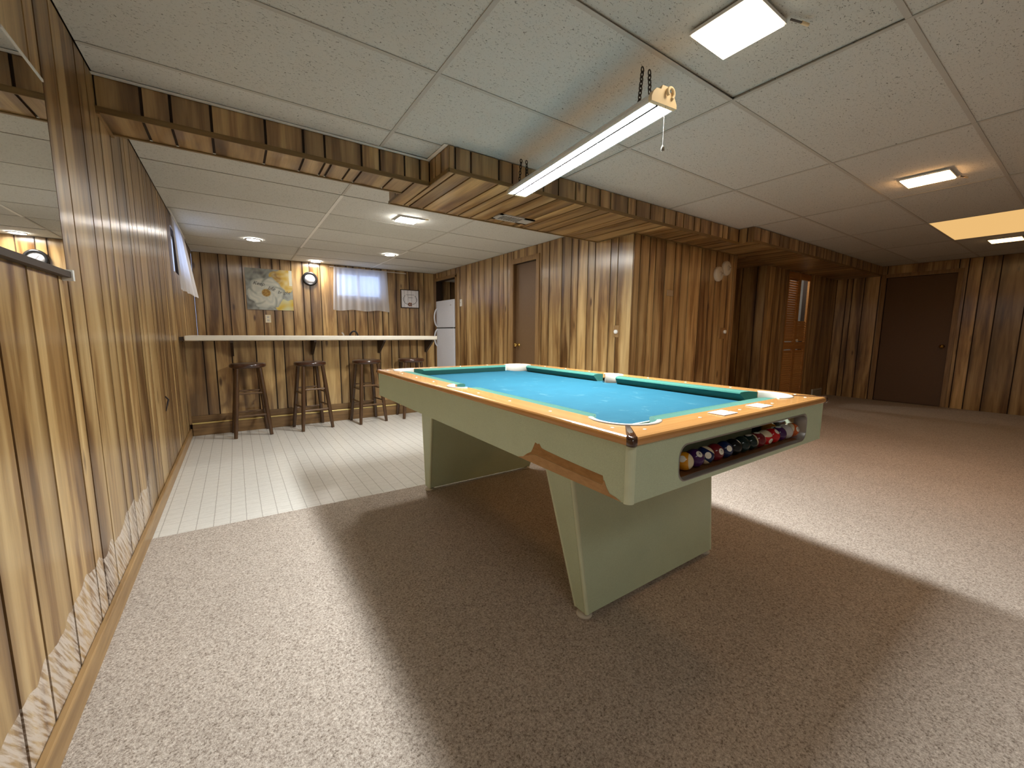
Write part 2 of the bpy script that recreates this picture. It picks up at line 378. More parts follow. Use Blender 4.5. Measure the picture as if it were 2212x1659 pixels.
# ------------------------------------------------------------------ walls
LW_HOLE = (2.42, 3.12, 1.62, 2.04)     # left window y0 y1 z0 z1
FW_HOLE = (1.86, 2.62, 1.64, 2.045)    # far window x0 x1 z0 z1
def walls():
    w = backing('wall_left', (-TH, YBACK, 0), (-.16, YF, H), 'y', [LW_HOLE], 'long left wall of knotty wood-look plank panelling with a mirror')
    gl = pattern(YBACK, YF, -1.209)
    planks(w, 'y', 0.0, -1, gl, 0.0, H, 'panel_worn', [LW_HOLE])
    w = backing('wall_far', (0, YF+TH, 0), (XR0+.95, YF+.16, H), 'x', [FW_HOLE], 'plank-panelled wall behind the bar with painting, clock and curtained window')
    gf = [0, .1, .304, .403, .583, .812, .965, 1.07, 1.219, 1.377, 1.474, 1.632, 1.86, 2.038, 2.146, 2.354, 2.457, 2.611, 2.718, 2.874, 3.107, 3.282, 3.391, 3.6]
    planks(w, 'x', YF, 1, gf, 0, H, None, [FW_HOLE])
    # right wall of the bar area: fridge alcove and closet door
    alc = (3.765, 4.575, -1, 2.0); dr = (1.50, 2.01, -1, 1.975)
    w = backing('wall_right', (XR0+TH, Y1+.02, 0), (XR0+.12, YF, H), 'y', [alc, dr], 'plank-panelled wall holding the brown closet door and the refrigerator niche')
    gr = [Y1+.002, .195, .29, .501, .608, .758, .868, 1.026, 1.252, 1.397, 1.50, 2.01, 2.161, 2.268, 2.38, 2.58, 2.798, 2.969, 3.203, 3.369, 3.624, 3.765, 3.93, 4.10, 4.33, 4.575, YF]
    planks(w, 'y', XR0, 1, gr, 0, H, None, [alc, dr])
    # alcove shell
    mb = MB().box((XR0+.95, 3.68, 0), (XR0+1.03, YF, H)).box((XR0+.12, 3.62, 0), (XR0+.95, 3.70, H)).box((XR0+.12, 3.70, 2.03), (XR0+.95, YF, 2.06))
    s = tag(mb.build('wall_niche', 'panel_gap'), 'dark panelled inside of the refrigerator niche', 'wall', kind='structure')
    planks(s, 'y', XR0+.949, 1, [3.70, 3.87, 3.97, 4.15, 4.30, 4.45, YF], 0, 2.03)
    planks(s, 'x', YF-.001, -1, [XR0+.0, XR0+.17, XR0+.33, XR0+.46, XR0+.68, XR0+.95], 0, 2.03)
    B('niche_ceiling', 'ceiling_tile', (XR0+.12, 3.70, 2.024), (XR0+.94, YF-.01, 2.03), s)
    # facing wall right of the table
    w = backing('wall_middle', (XR0+.02, Y1+TH, 0), (XS1, Y1+.12, H), label='plank-panelled wall with two round smoke alarms beside the hall opening')
    gs = [XR0, 3.698, 3.839, 3.933, 4.091, 4.254, 4.363, 4.506, 4.735, 4.911, 5.036, 5.165, 5.298, 5.41, XS1]
    planks(w, 'x', Y1, 1, gs, 0, ZS)
    tag(B('trim_1', 'trim_z', (XS1-.035, Y1-.006, CZ), (XS1+.006, Y1, ZS-.001)), 'narrow wood corner strip at the hall opening', 'trim', kind='structure')
    B('hall_side', 'hall_paint', (XS1-.02, Y1+.12, 0), (XS1, 1.6, H), w)
    w = backing('wall_hall', (XR1+TH, Y2+.02, 0), (XR1+.12, 1.6, H), label='dark plank wall inside the hall opening')
    planks(w, 'y', XR1, 1, [Y2+.001, .239, .439, .62, .75, .98, 1.12, 1.3, 1.6], 0, H)
    B('hall_end', 'hall_paint', (XS1, 1.5, 0), (XR1, 1.6, H), w)
    lh = (7.17, 7.98, -1, 1.99)
    w = backing('wall_closet', (XR1+.02, Y2+TH, 0), (XR2, Y2+.10, H), 'x', [lh], 'plank wall around the louvered folding closet door')
    planks(w, 'x', Y2, 1, [XR1, 6.60, 6.77, 6.94, 7.06, 7.17, 7.98, 8.12, 8.39, 8.55, 8.74, 8.90, XR2], 0, ZS, None, [lh])
    c = MB().box((XR1+.12, 1.3, 0), (XR2, 1.4, H)).box((XR2, Y2+.1, 0), (XR2+.1, 1.4, H))
    tag(c.build('wall_closet_inside', 'closet_paint'), 'plain grey walls inside the closet', 'wall', kind='structure')
    dh = (-1.30, -.525, -1, 1.965)
    w = backing('wall_end', (XR2+TH, YBACK, 0), (XR2+.12, Y2+.1, H), 'y', [dh], 'dim plank-panelled end wall with a brown flush door')
    ge = [YBACK]+[v for v in pattern(-4.2, -1.40, -1.94) if -4.1 < v < -1.96]+[-1.94, -1.694, -1.525, -1.393, -1.30, -.525, -.45, -.256, -.102, -.026, Y2]
    planks(w, 'y', XR2, 1, ge, 0, H, None, [dh])
    backing('wall_back', (0, YBACK, 0), (XR2, YBACK-.12, H), label='plain beige painted wall behind the viewer', mat='back_paint')
    tag(B('baseboard_left', 'trim_y', (0.0005, YBACK, .001), (.020, YB-.06, .082), bev=.004), 'low wood baseboard along the left wall', 'baseboard', kind='structure')
walls()
def shell():  # unseen outer shell, added to stop sky light leaking into the room
    mb = MB().box((-.16, YBACK-.13, -.09), (XR2+.2, YF+.2, -.051))
    mb.box((-.17, YBACK-.13, H+.0), (-.1605, YF+.2, H+.13)).box((-.17, YF+.161, H), (XR2+.2, YF+.2, H+.13)).box((-.17, YBACK-.16, H), (XR2+.2, YBACK-.121, H+.13))
    mb.box((-.12, YF+.02, H), (XR0+1.1, YF+.16, H+.09)).box((-.16, YBACK, H), (-.02, YF, H+.09)).box((-.1, YBACK-.12, H), (XR2, YBACK-.02, H+.09))
    mb.box((XR2+.121, YBACK-.13, -.05), (XR2+.2, YF+.2, H+.13)).box((XR0+.96, YF+.02, -.05), (XR2+.12, YF+.16, H+.13))
    tag(mb.build('wall_light_shell', 'hall_paint'), 'unseen outer shell added around the basement to keep sky light out', 'wall', kind='structure')
shell()

# ------------------------------------------------------------------ ceiling: drop-in tiles on a grid
YL = [-4.20, -3.9247, -3.3151, -2.7055, -2.0959, -1.4863, -.8767, -.2671, .38, .993, 1.61, 2.23, 2.86, 3.47, 4.10, YF]
XL = [0.0, 1.222, 2.441, 3.66, 4.88, 6.10, 7.32, 8.54, XR2]
def ceiling():
    top = MB().box((-.16, YBACK-.12, H+.09), (XR2+.12, YF+.16, H+.13)).build('ceiling', 'panel_gap')
    tag(top, 'suspended ceiling of fissured off-white tiles in a metal grid', 'ceiling', kind='structure')
    proto = {}
    for i in range(len(XL)-1):
        for j in range(len(YL)-1):
            x0, x1, y0, y1 = XL[i], XL[i+1], YL[j], YL[j+1]
            if x0 > 4.7 and y0 > 1.5: continue
            if (i == 5 and j == 4) or (i == 0 and j == 1): continue                     # opening of the translucent panel
            key = (round(x1-x0, 3), round(y1-y0, 3))
            if key not in proto:
                a, b = key[0]/2-.004, key[1]/2-.004
                me = bpy.data.meshes.new('tile'); mb = MB().box((-a, -b, 0), (a, b, .016)); me.from_pydata(mb.v, [], mb.f); me.materials.append(M['ceiling_tile']); proto[key] = me
            o = bpy.data.objects.new('tile', proto[key]); COL.objects.link(o); o.parent = top
            o.location = ((x0+x1)/2, (y0+y1)/2, H+.0035+random.uniform(0, .0012))
            lift = {(1, 4): (.010, -.006, .004), (1, 7): (.016, .0, .004), (0, 13): (-.012, .002, .004), (2, 12): (.007, .003, .002), (4, 6): (.004, .002, .001)}.get((i, j))
            if lift: o.rotation_euler = (lift[0], lift[1], 0); o.location.z += lift[2]
    wht = lambda x, j: x == 1.222 and j in (9, 10, 11, 12)
    for x in XL[1:-1]:
        for j in range(len(YL)-1):
            if x > 4.7 and YL[j] > 1.5: continue
            wb = wht(x, j) or (x == 2.441 and j > 11); hw = .0125 if wb else .009
            B('grid_bar', 'grid_bar_white' if wb else 'grid_bar', (x-hw, YL[j], H-(.001 if wb else 0)), (x+hw, YL[j+1], H+.003), top, local=True)
    for y in YL[1:-1]:
        for i in range(len(XL)-1):
            if y > 1.5 and XL[i] > 3.7: continue
            B('grid_bar', 'grid_bar', (XL[i]+.0095, y-(.009 if y < 0 else .003), H+.0006), (XL[i+1]-.0095, y+(.009 if y < 0 else .003), H+.003), top, local=True)
    # wall angle by the step of the soffit
    for a, b in (((0, -.055, H-.002), (1.535, -.031, H)), ((1.512, -.312, H-.002), (1.536, -.056, H))): B('wall_angle', 'grid_bar_white', a, b, top)
ceiling()

# ------------------------------------------------------------------ soffit along the room
def soffit():
    core = MB().box((0.0, -.026+TH, ZS+TH), (1.54, .215, H)).box((1.436+TH, .21, ZS+TH), (XR0, .482, H)).box((1.54+TH, -.312+TH, ZS+TH), (XR0, .2, H))
    core.box((XR0, -.312+TH, ZS+TH), (4.86, Y1+.11, H)).box((4.86+TH, -.465+TH, ZS+TH), (XS1, Y1+.11, H)).box((XS1, -.465+TH, ZS+TH), (XR1+.1, 1.5, H)).box((XR1+.1, -.465+TH, ZS+TH), (XR2, Y2+.09, H))
    s = tag(core.build('soffit', 'panel_gap'), 'boxed-in duct soffit clad in wood planks that steps out over the pool table', 'soffit', kind='structure')
    g1 = [0, .153, .255, .408, .634, .81, .917, 1.116, 1.222, 1.375, 1.474, 1.54]
    g2 = [1.54, 1.582, 1.687, 1.887, 1.991, 2.10, 2.25, 2.384, 2.548, 2.652, 2.802, 2.917, 3.119, 3.222, 3.403, 3.60, 3.76, 3.88, 4.05, 4.15, 4.33, 4.55, 4.65, 4.86]
    g3 = [4.86]+pattern(4.86, XR2, 5.0)[1:]
    planks(s, 'x', -.026, 1, g1, ZS, H-.001); planks(s, 'x', -.312, 1, g2, ZS, H-.001); planks(s, 'x', -.465, 1, g3, ZS, H-.001)
    planks(s, 'y', 1.54, 1, [-.312, -.20, -.12, -.026], ZS, H-.001); planks(s, 'y', 4.86, 1, [-.465, -.40, -.312], ZS, H-.001)
    planks(s, 'y', 1.436, 1, [.215, .34, .482], ZS, H-.001)
    def under(gs, y0, y1):
        for a, b in zip(gs[:-1], gs[1:]): B('soffit_plank', 'panel_under', (a+GAP, y0, ZS), (b-GAP, y1, ZS+TH), s, local=True)
    under([0, .153, .255, .408, .634, .81, .917, .95, 1.05, 1.116, 1.30, 1.436], -.026, .215); under([1.436, 1.54], -.026, .482)
    under([v for v in g2 if v <= 3.6], -.312, .482); under([v for v in g2 if v >= 3.6], -.312, Y1); under([v for v in g3 if v <= 6.4]+[XR1], -.465, Y1+.9 if 0 else Y1)
    under([XR1]+[v for v in g3 if v > 6.6], -.465, Y2); under([XS1, 5.7, 5.95, 6.2, XR1], Y1, 1.5)
    # corner strips
    def tr(a, b): B('corner_strip', 'soffit_trim', a, b, s)
    tr((0, -.031, ZS-.004), (1.54, -.0262, ZS+.022)); tr((1.536, -.317, ZS-.004), (4.86, -.3122, ZS+.020)); tr((4.856, -.470, ZS-.004), (XR2, -.4652, ZS+.020))
    tr((1.5345, -.317, ZS-.004), (1.5398, -.026, ZS+.020)); tr((0, .205, ZS-.006), (1.436, .2215, ZS-.0002)); tr((1.43, .472, ZS-.006), (XR0, .4885, ZS-.0002)); tr((1.430, .215, ZS-.006), (1.4365, .482, ZS+.012))
    tr((XR0, Y1-.012, ZS-.006), (XS1, Y1, ZS-.0002)); tr((XR0-.012, Y1, ZS-.006), (XR0, .482, ZS-.0002))
    B('end_strip', 'trim_y', (.0005, -.03, ZS-.010), (.012, .24, ZS-.0002), s)
    # supply register let into the underside
    v = empty('ceiling_register', (2.42, .29, ZS), 'grey metal air register set into the underside of the plank soffit', 'air vent')
    x0, x1, y0, y1 = 2.245, 2.585, .215, .365
    mb = MB().box((x0, y0, ZS-.006), (x1, y0+.022, ZS)).box((x0, y1-.022, ZS-.006), (x1, y1, ZS)).box((x0, y0, ZS-.006), (x0+.03, y1, ZS)).box((x1-.11, y0, ZS-.006), (x1, y1, ZS))
    mb.build('frame', 'vent_paint', v); B('duct_opening', 'vent_inside', (x0+.02, y0+.02, ZS-.002), (x1-.1, y1-.02, ZS-.0003), v)
    for k in range(8): B('louver_fin', 'vent_paint', (x0+.036+k*.024, y0+.022, ZS-.005), (x0+.040+k*.024, y1-.022, ZS-.002), v)
soffit()

# ------------------------------------------------------------------ windows, doors
def door_casing(name, axis, face, a, b, top, wdt, label):
    """three-sided wood casing standing proud of the face (towards -x / -y)"""
    mb = MB(); t = .014
    def bx(p, q, r, s):
        mb.box((face-t, p, r), (face-.0003, q, s)) if axis == 'y' else mb.box((p, face-t, r), (q, face-.0003, s))
    bx(a-wdt, a, .001, top+wdt); bx(b, b+wdt, .001, top+wdt); bx(a, b, top, top+wdt)
    return tag(mb.build(name, 'trim_z'), label, 'trim', kind='structure')
def windows_doors():
    # far window
    def window(name, ax, face, r, label):
        a, b, z0, z1 = r
        P = (lambda u, v, d: (u, face+d, v)) if ax == 'x' else (lambda u, v, d: (face-d, u, v))
        root = MB()
        for (p, q, s, t) in ((a, b, z0, z0+.03), (a, b, z1-.03, z1), (a, a+.03, z0+.03, z1-.03), (b-.03, b, z0+.03, z1-.03), ((a+b)/2-.02, (a+b)/2+.02, z0+.03, z1-.03)):
            root.box(P(p, s, .05), P(q, t, .10))
        o = tag(root.build(name, 'fixture_white'), label, 'window', kind='structure')
        for (p, q) in ((a+.03, (a+b)/2-.02), ((a+b)/2+.02, b-.03)): MB().box(P(p, z0+.03, .072), P(q, z1-.03, .076)).build('pane', 'pane_glass', o)
    window('window_1', 'x', YF, FW_HOLE, 'small basement window behind the sheer curtain on the far wall')
    window('window_2', 'y', 0.0, LW_HOLE, 'small basement window behind the curtain on the left wall')
    # closet door in the right wall
    d = B('door_1', 'door_brown', (XR0+.045, 1.503, .006), (XR0+.085, 2.007, 1.972)); tag(d, 'narrow flush brown closet door with a brass knob beside the refrigerator niche', 'door', kind='structure')
    MB().lathe((XR0, 1.935, .90), [(.024, .045), (.024, .040), (.010, .036), (.010, .012), (.022, .004), (.027, -.010), (.024, -.024), (.010, -.030), (.001, -.031)], 16, 'x').build('knob', 'brass', d)
    mb = MB().box((XR0, 1.50, .001), (XR0+.10, 1.5028, 1.975)).box((XR0, 2.0075, .001), (XR0+.10, 2.01, 1.975)); mb.build('jamb', 'door_dark', d)
    door_casing('trim_2', 'y', XR0, 1.50, 2.01, 1.975, .062, 'wood casing around the brown closet door')
    mb = MB().box((XR0-.012, 3.715, .001), (XR0-.0003, 3.765, 2.03)).box((XR0-.012, 3.715, 2.0), (XR0-.0003, 4.60, 2.05)).box((XR0, 3.765, .001), (XR0+.13, 3.772, 2.0))
    tag(mb.build('trim_3', 'trim_z'), 'wood casing at the edge of the refrigerator niche', 'trim', kind='structure')
    # end-wall door
    d = B('door_2', 'door_dark', (XR2+.03, -1.297, .012), (XR2+.07, -.528, 1.962)); tag(d, 'dark brown flush door in the dim end wall', 'door', kind='structure')
    MB().lathe((XR2, -1.235, .905), [(.028, .030), (.028, .026), (.011, .022), (.011, .0), (.023, -.008), (.028, -.022), (.024, -.036), (.001, -.042)], 16, 'x').build('knob', 'brass', d)
    door_casing('trim_4', 'y', XR2, -1.30, -.525, 1.965, .055, 'wood casing around the dark door in the end wall')
    # louvered bifold door
    x0, x1, z0, z1 = 7.175, 7.975, .012, 1.985; mid = (x0+x1)/2; y = Y2-.004; t = .028
    r = empty('louvered_door', (mid, y, 0), 'orange-brown louvered bifold closet door with slats missing at its upper right', 'door'); r['kind'] = 'thing'
    sl = None
    for (a, b, side) in ((x0, mid-.003, 0), (mid+.003, x1, 1)):
        leaf = MB().box((a, y, z0), (a+.045, y+t, z1)).box((b-.045, y, z0), (b, y+t, z1)).box((a+.045, y, z0), (b-.045, y+t, z0+.16)).box((a+.045, y, z1-.09), (b-.045, y+t, z1)).box((a+.045, y, .84), (b-.045, y+t, .95))
        lf = leaf.build('door_leaf', 'louver_wood', r)
        if side: MB().lathe((a+.03, 0, .98), [(.012, y-.002), (.010, y-.012), (.018, y-.022), (.001, y-.030)], 12, 'y').build('knob', 'ivory', r)
        wdt = b-a-.09; z = z0+.175
        while z < z1-.10:
            if not (.828 < z < .962) and not (side == 1 and 1.29 < z < 1.90):
                if sl is None:
                    sl = MB().prism([(-wdt/2, .003, -.017), (-wdt/2, .0, -.013), (-wdt/2, .022, .017), (-wdt/2, .025, .013)], (wdt, 0, 0)); me = bpy.data.meshes.new('slat'); me.from_pydata(sl.v, [], sl.f); me.materials.append(M['louver_wood']); sl = me
                o = bpy.data.objects.new('slat', sl); COL.objects.link(o); o.parent = lf; o.location = Vector(((a+b)/2, y+.001, z))-WLOC[lf.name]
            z += .0345
    mb = MB().box((x0-.045, Y2-.012, .01), (x0-.004, Y2-.0003, 1.999)).box((x1+.004, Y2-.012, .01), (x1+.04, Y2-.0003, 1.999))
    tag(mb.build('trim_5', 'trim_z'), 'wood casing strips beside the louvered door', 'trim', kind='structure')
    # what the gap shows: white water-softener column lit by a bare bulb
    c = empty('water_tank', (7.86, .62, 0), 'white narrow tank seen through the gap of the louvered door', 'tank')
    MB().lathe((7.86, .62, 0), [(.11, .001), (.12, .03), (.12, 1.34), (.10, 1.40), (.05, 1.44), (.05, 1.52), (.001, 1.53)], 20).build('tank_body', 'white_enamel', c)
    MB().tube([(7.86, .62, 1.52), (7.86, .62, 1.62), (7.90, .64, 1.66), (7.90, .7, 1.66), (7.90, .7, 2.1)], .018, 10).build('pipe', 'white_plastic', c)
    b = empty('closet_bulb', (7.55, .75, H), 'bare lit bulb inside the closet behind the louvered door', 'lamp')
    MB().lathe((7.55, .75, 0), [(.03, H), (.03, H-.05), (.02, H-.055), (.001, H-.056)], 14).build('socket', 'white_plastic', b)
    MB().lathe((7.55, .75, 0), [(.014, H-.055), (.028, H-.09), (.030, H-.11), (.02, H-.13), (.001, H-.138)], 14).build('bulb', 'closet_glow', b)
    # low wall register by the louvered door
    v = empty('wall_register', (8.55, Y2, .08), 'pale metal floor-level air register on the wall right of the louvered door', 'air vent')
    mb = MB().box((8.42, Y2-.018, .012), (8.80, Y2-.0005, .15)); mb.build('frame', 'vent_paint', v)
    for k in range(6): B('louver_fin', 'vent_inside', (8.44, Y2-.020, .03+k*.018), (8.78, Y2-.0182, .037+k*.018), v)
windows_doors()

# ------------------------------------------------------------------ bar
def bar():
    body = empty('bar', (1.3, YB+.06, 0), 'half-height bar front clad in dark wood planks under the white counter', 'bar')
    XE = 2.66
    MB().box((.0005, YB+TH, .0), (XE-.006, YB+.10, .955)).build('carcass', 'panel_gap', body)
    gb = [.002, .161, .256, .396, .612, .779, .877, 1.065, 1.163, 1.262, 1.453, 1.552, 1.719, 1.932, 2.077, 2.171, 2.32, 2.419, 2.55, XE]
    planks(body, 'x', YB, 1, gb, .135, .955); planks(body, 'y', XE-.006, 1, [YB, YB+.10], 0, .955)
    B('base_box', 'bar_base', (.022, YB-.045, .0005), (XE, YB-.0003, .118), body, .003)
    B('base_band', 'bar_base', (.002, YB-.010, .12), (XE, YB-.0003, .20), body)
    MB().tube([(.022, YB-.036, .126), (XE, YB-.036, .126)], .008, 10).build('foot_rail', 'brass_rail', body)
    B('end_post', 'trim_z', (.0008, YB-.03, .12), (.020, YB-.0003, .95), body)
    c = empty('bar_counter', (1.3, 2.45, .955), 'long white laminate bar counter on dark triangular brackets', 'counter')
    bevel(MB().box((.038, 2.25, .965), (2.585, YB+.16, 1.013)).build('worktop', 'counter_white', c), .012, 3)
    B('cleat', 'bracket_dark', (.003, 2.27, .966), (.036, YB+.1, 1.000), c)
    for x in (.402, 1.155, 1.91, 2.53):
        MB().prism([(x-.012, YB-.001, .9648), (x-.012, 2.27, .9648), (x-.012, 2.27, .945), (x-.012, YB-.03, .80), (x-.012, YB-.001, .80)], (.024, 0, 0)).build('bracket', 'bracket_dark', body)
    # sink counter hidden behind, only the tap shows
    k = empty('sink_cabinet', (1.9, 4.35, 0), 'low wood base cabinet with counter against the far wall behind the bar', 'cabinet')
    B('body', 'trim_z', (.9, 4.10, .08), (2.75, YF-.005, .80), k); B('plinth', 'bracket_dark', (.92, 4.15, .0005), (2.73, YF-.01, .08), k); B('worktop', 'counter_white', (.88, 4.07, .80), (2.77, YF-.003, .838), k, .004)
    for i in range(4):
        dd = B('cabinet_door', 'trim_z', (.92+i*.455, 4.082, .10), (1.355+i*.455, 4.0995, .78), k, .003)
        B('handle', 'steel', (1.31+i*.455, 4.070, .60), (1.322+i*.455, 4.0815, .70), dd)
    f = empty('kitchen_tap', (2.05, 4.42, .838), 'dark arched kitchen tap just showing above the bar counter', 'tap')
    pts = [(2.05, 4.42, .838), (2.05, 4.42, .98)]+[(2.05+.055-.055*math.cos(t), 4.42-.12*math.sin(t/2)*.6, .985+.085*math.sin(t)) for t in [k2*math.pi/8 for k2 in range(9)]]+[(2.16, 4.348, .95)]
    pts = [(x-.055, y, z) for x, y, z in pts]
    MB().tube(pts, .014, 10).build('spout', 'black_plastic', f); MB().lathe((1.995, 4.42, 0), [(.03, .8385), (.03, .855), (.02, .87), (.001, .872)], 14).build('base', 'black_plastic', f)
    MB().tube([(1.90, 4.42, .8385), (1.90, 4.42, 1.02), (1.875, 4.40, 1.045)], [.016, .012, .016], 8).build('sprayer', 'steel', f)
bar()

# ------------------------------------------------------------------ fridge
def fridge():
    r = empty('refrigerator', (3.95, 4.17, 0), 'white top-freezer refrigerator standing in the panelled niche', 'refrigerator')
    y0, y1 = 3.80, 4.56; xf = 3.585
    bevel(MB().box((xf+.075, y0, .02), (xf+.74, y1, 1.63)).build('cabinet', 'white_enamel', r), .01)
    bevel(MB().box((xf, y0, 1.15), (xf+.065, y1, 1.635)).build('freezer_door', 'white_enamel', r), .012)
    bevel(MB().box((xf, y0, .06), (xf+.065, y1, 1.135)).build('fridge_door', 'white_enamel', r), .012)
    B('seal', 'black_gap', (xf+.01, y0+.005, .06), (xf+.0748, y1-.005, 1.62), r); B('hinge_cover', 'white_plastic', (xf+.01, y0+.01, 1.1352), (xf+.06, y0+.07, 1.1498), r)
    for z0, z1 in ((1.165, 1.50), (.80, 1.12)):
        n = 9; pts = [(xf-.002-.052*math.sin(math.pi*min(1, max(0, t*(1.0 if 1 else 1)))) ** .6 if 0 < t < 1 else xf+.002, y1-.045, z0+(z1-z0)*t) for t in [i/(n-1) for i in range(n)]]
        MB().tube(pts, .014, 8).build('handle', 'white_enamel', r)
    B('badge', 'steel', (xf-.001, y0+.10, 1.53), (xf+.0002, y0+.16, 1.545), r)
fridge()

# ------------------------------------------------------------------ stools
def stools():
    def make(label):
        r = empty('bar_stool', (0, 0, 0), label, 'stool', 'bar stools at the bar counter')
        MB().lathe((0, 0, 0), [(.001, .690), (.135, .690), (.152, .694), (.160, .704), (.160, .722), (.154, .732), (.138, .736), (.06, .731), (.001, .730)], 32).build('seat', 'stool_seat', r)
        top, bot, zt = .096, .154, .690
        P = lambda sx, sy, z: (sx*(bot+(top-bot)*z/zt), sy*(bot+(top-bot)*z/zt), z)
        for sx in (-1, 1):
            for sy in (-1, 1): MB().tube([P(sx, sy, .001), P(sx, sy, .12), P(sx, sy, .5), P(sx, sy, zt-.001)], [.0165, .019, .021, .019], 12).build('leg', 'stool_wood', r)
        for s in (-1, 1):
            for z in (.215, .44): MB().tube([P(-1, s, z), P(1, s, z)], .0095, 8).build('rung', 'stool_rung', r)
            for z in (.255, .40): MB().tube([P(s, -1, z), P(s, 1, z)], .0095, 8).build('rung', 'stool_rung', r)
        return r
    labels = ['round dark wooden bar stool nearest the left wall', 'second round dark wooden bar stool from the left wall, both upper rungs in view', 'third round dark wooden bar stool, partly behind the pool table corner', 'rightmost dark wooden bar stool, mostly hidden behind the pool table']
    spots = [(.522, 2.312, math.radians(3)), (1.095, 2.295, math.radians(10)), (1.70, 2.300, math.radians(7)), (2.25, 2.312, math.radians(-3))]
    p = make(labels[0])
    for i, (x, y, a) in enumerate(spots):
        if i == 0: o = p
        else:
            o = p.copy(); COL.objects.link(o); o['label'] = labels[i]
            for ch in [c for c in bpy.data.objects if c.parent == p]: c = ch.copy(); COL.objects.link(c); c.parent = o
        o.location = (x, y, 0); o.rotation_euler = (0, 0, a)
stools()

# ------------------------------------------------------------------ things on the walls
def wall_things():
    # painting: flower canvas, print computed per vertex
    n = 110; x0, x1, z0, z1 = .611, 1.220, 1.382, 1.988; y = YF-.032
    p = empty('painting', (.915, YF, z0), 'square flower canvas lettered Keep life bright above the bar', 'painting')
    MB().box((x0, y+.0008, z0), (x1, YF-.0005, z1)).build('canvas', 'card_white', p)
    vs, fs, cs = [], [], []
    rn = random.Random(3); ph = [rn.uniform(0, 6.28) for _ in range(12)]
    def wob(u, v, f, k): return .5+.5*math.sin(u*f+ph[k]+1.7*math.sin(v*f*.7+ph[k+1]))*math.cos(v*f*.9+ph[k+2]+1.3*math.sin(u*f*.6+ph[k+3]))
    def lerp(a, b, t): t = max(0, min(1, t)); return tuple(p+(q-p)*t for p, q in zip(a, b))
    def color(u, v):
        grey = lerp((.15, .155, .135), (.36, .38, .35), wob(u, v, 13, 0)); c = lerp(grey, (.47, .49, .43), wob(v, u, 31, 4)*.5)
        if u < .25 and v < .35: c = lerp(c, (.07, .06, .05), .7*wob(u, v, 19, 2))
        # yellow flowers top right and bottom right
        d = math.hypot((u-.80), (v-.74)*1.05); a = math.atan2(v-.74, u-.80)
        if d < .30+.035*math.sin(5*a+1): 
            c = lerp((.56, .36, .055), (.62, .52, .26), wob(u+v, u-v, 17, 3)); c = lerp(c, (.17, .045, .012), max(0, 1-math.hypot((u-.665)*1.1+.35*(v-.80), (v-.80)*.7)*6.5)*(.4+.6*wob(u, v, 45, 5)))
        if u > .93 and v > .62: c = lerp(c, (.62, .64, .56), .8)
        d = math.hypot(u-.88, v-.02)
        if d < .25+.03*math.sin(7*math.atan2(v-.02, u-.88)): c = lerp((.60, .40, .03), (.55, .58, .36), wob(u, v, 15, 1)*.9)
        # large white flower
        du, dv = u-.42, (v-.42)*1.02; r = math.hypot(du, dv); a = math.atan2(dv, du); R = .385+.022*math.sin(6*a+.6)+.014*math.sin(11*a)
        if r < R:
            ring = .5+.5*math.sin(r*46+2.6*math.sin(3*a+r*9)+1.2*math.sin(7*a)); c = lerp((.57, .56, .47), (.45, .47, .41), ring*.75)
            dk = max(0, math.sin(5*a+r*16+.7)) ** 6; c = lerp(c, (.20, .22, .19), dk*(.25 if r < .2 else .8)*(r/R)); c = lerp(c, (.30, .31, .27), max(0, (r-R+.05)/.05)*.7)
            if r < .088: c = lerp((.42, .25, .045), (.24, .12, .02), wob(u, v, 60, 6))
            elif r < .11: c = lerp((.44, .34, .12), c, (r-.088)/.022)
        return c
    for j in range(n+1):
        for i in range(n+1):
            u, v = i/n, j/n; vs.append((x0+(x1-x0)*u, y, z0+(z1-z0)*v)); cs.append(color(u, v))
    for j in range(n):
        for i in range(n): a = j*(n+1)+i; fs.append((a, a+1, a+n+2, a+n+1))
    g = G('flower_print'); at = g.n('ShaderNodeAttribute', attribute_name='print'); g.set(color=at.outputs[0], rough=.6); M['flower_print'] = g.m
    o = MB().add(vs, fs).build('print', 'flower_print', p); ca = o.data.color_attributes.new('print', 'FLOAT_COLOR', 'POINT')
    for k, c in enumerate(cs): ca.data[k].color = (*c, 1)
    def word(t, u, v, size, rot, mat='script_ink'):
        mw = Matrix.Translation((x0+(x1-x0)*u, y-.0012, z0+(z1-z0)*v)) @ Matrix.Rotation(rot, 4, 'Y') @ Matrix.Rotation(math.pi/2, 4, 'X')
        text_mesh('lettering', t, size, mat, mw, p, .35, .0003)
    word('Keep', .27, .635, .072, .10); word('life', .53, .525, .085, .16); word('bright', .80, .445, .070, .06); word('Bright', .27, .900, .055, .02, 'script_grey')
    # clock
    c = empty('wall_clock', (1.477, YF, 1.892), 'round wall clock with a wide black rim and white face', 'clock')
    ctr = (1.477, 0, 1.892)
    MB().lathe(ctr, [(.108, YF-.0005), (.110, YF-.02), (.104, YF-.034), (.090, YF-.040), (.076, YF-.034), (.073, YF-.022)], 40, 'y', False).build('rim', 'black_plastic', c)
    MB().lathe(ctr, [(.001, YF-.0225), (.075, YF-.0225), (.075, YF-.012), (.001, YF-.012)], 40, 'y').build('face', 'card_white', c)
    for ang, ln, wd in ((2.0, .036, .0022), (-.6, .052, .0016)):
        MB().tube([(ctr[0], YF-.0245, ctr[2]), (ctr[0]+ln*math.sin(ang), YF-.0245, ctr[2]+ln*math.cos(ang))], wd, 6).build('hand', 'print_grey', c)
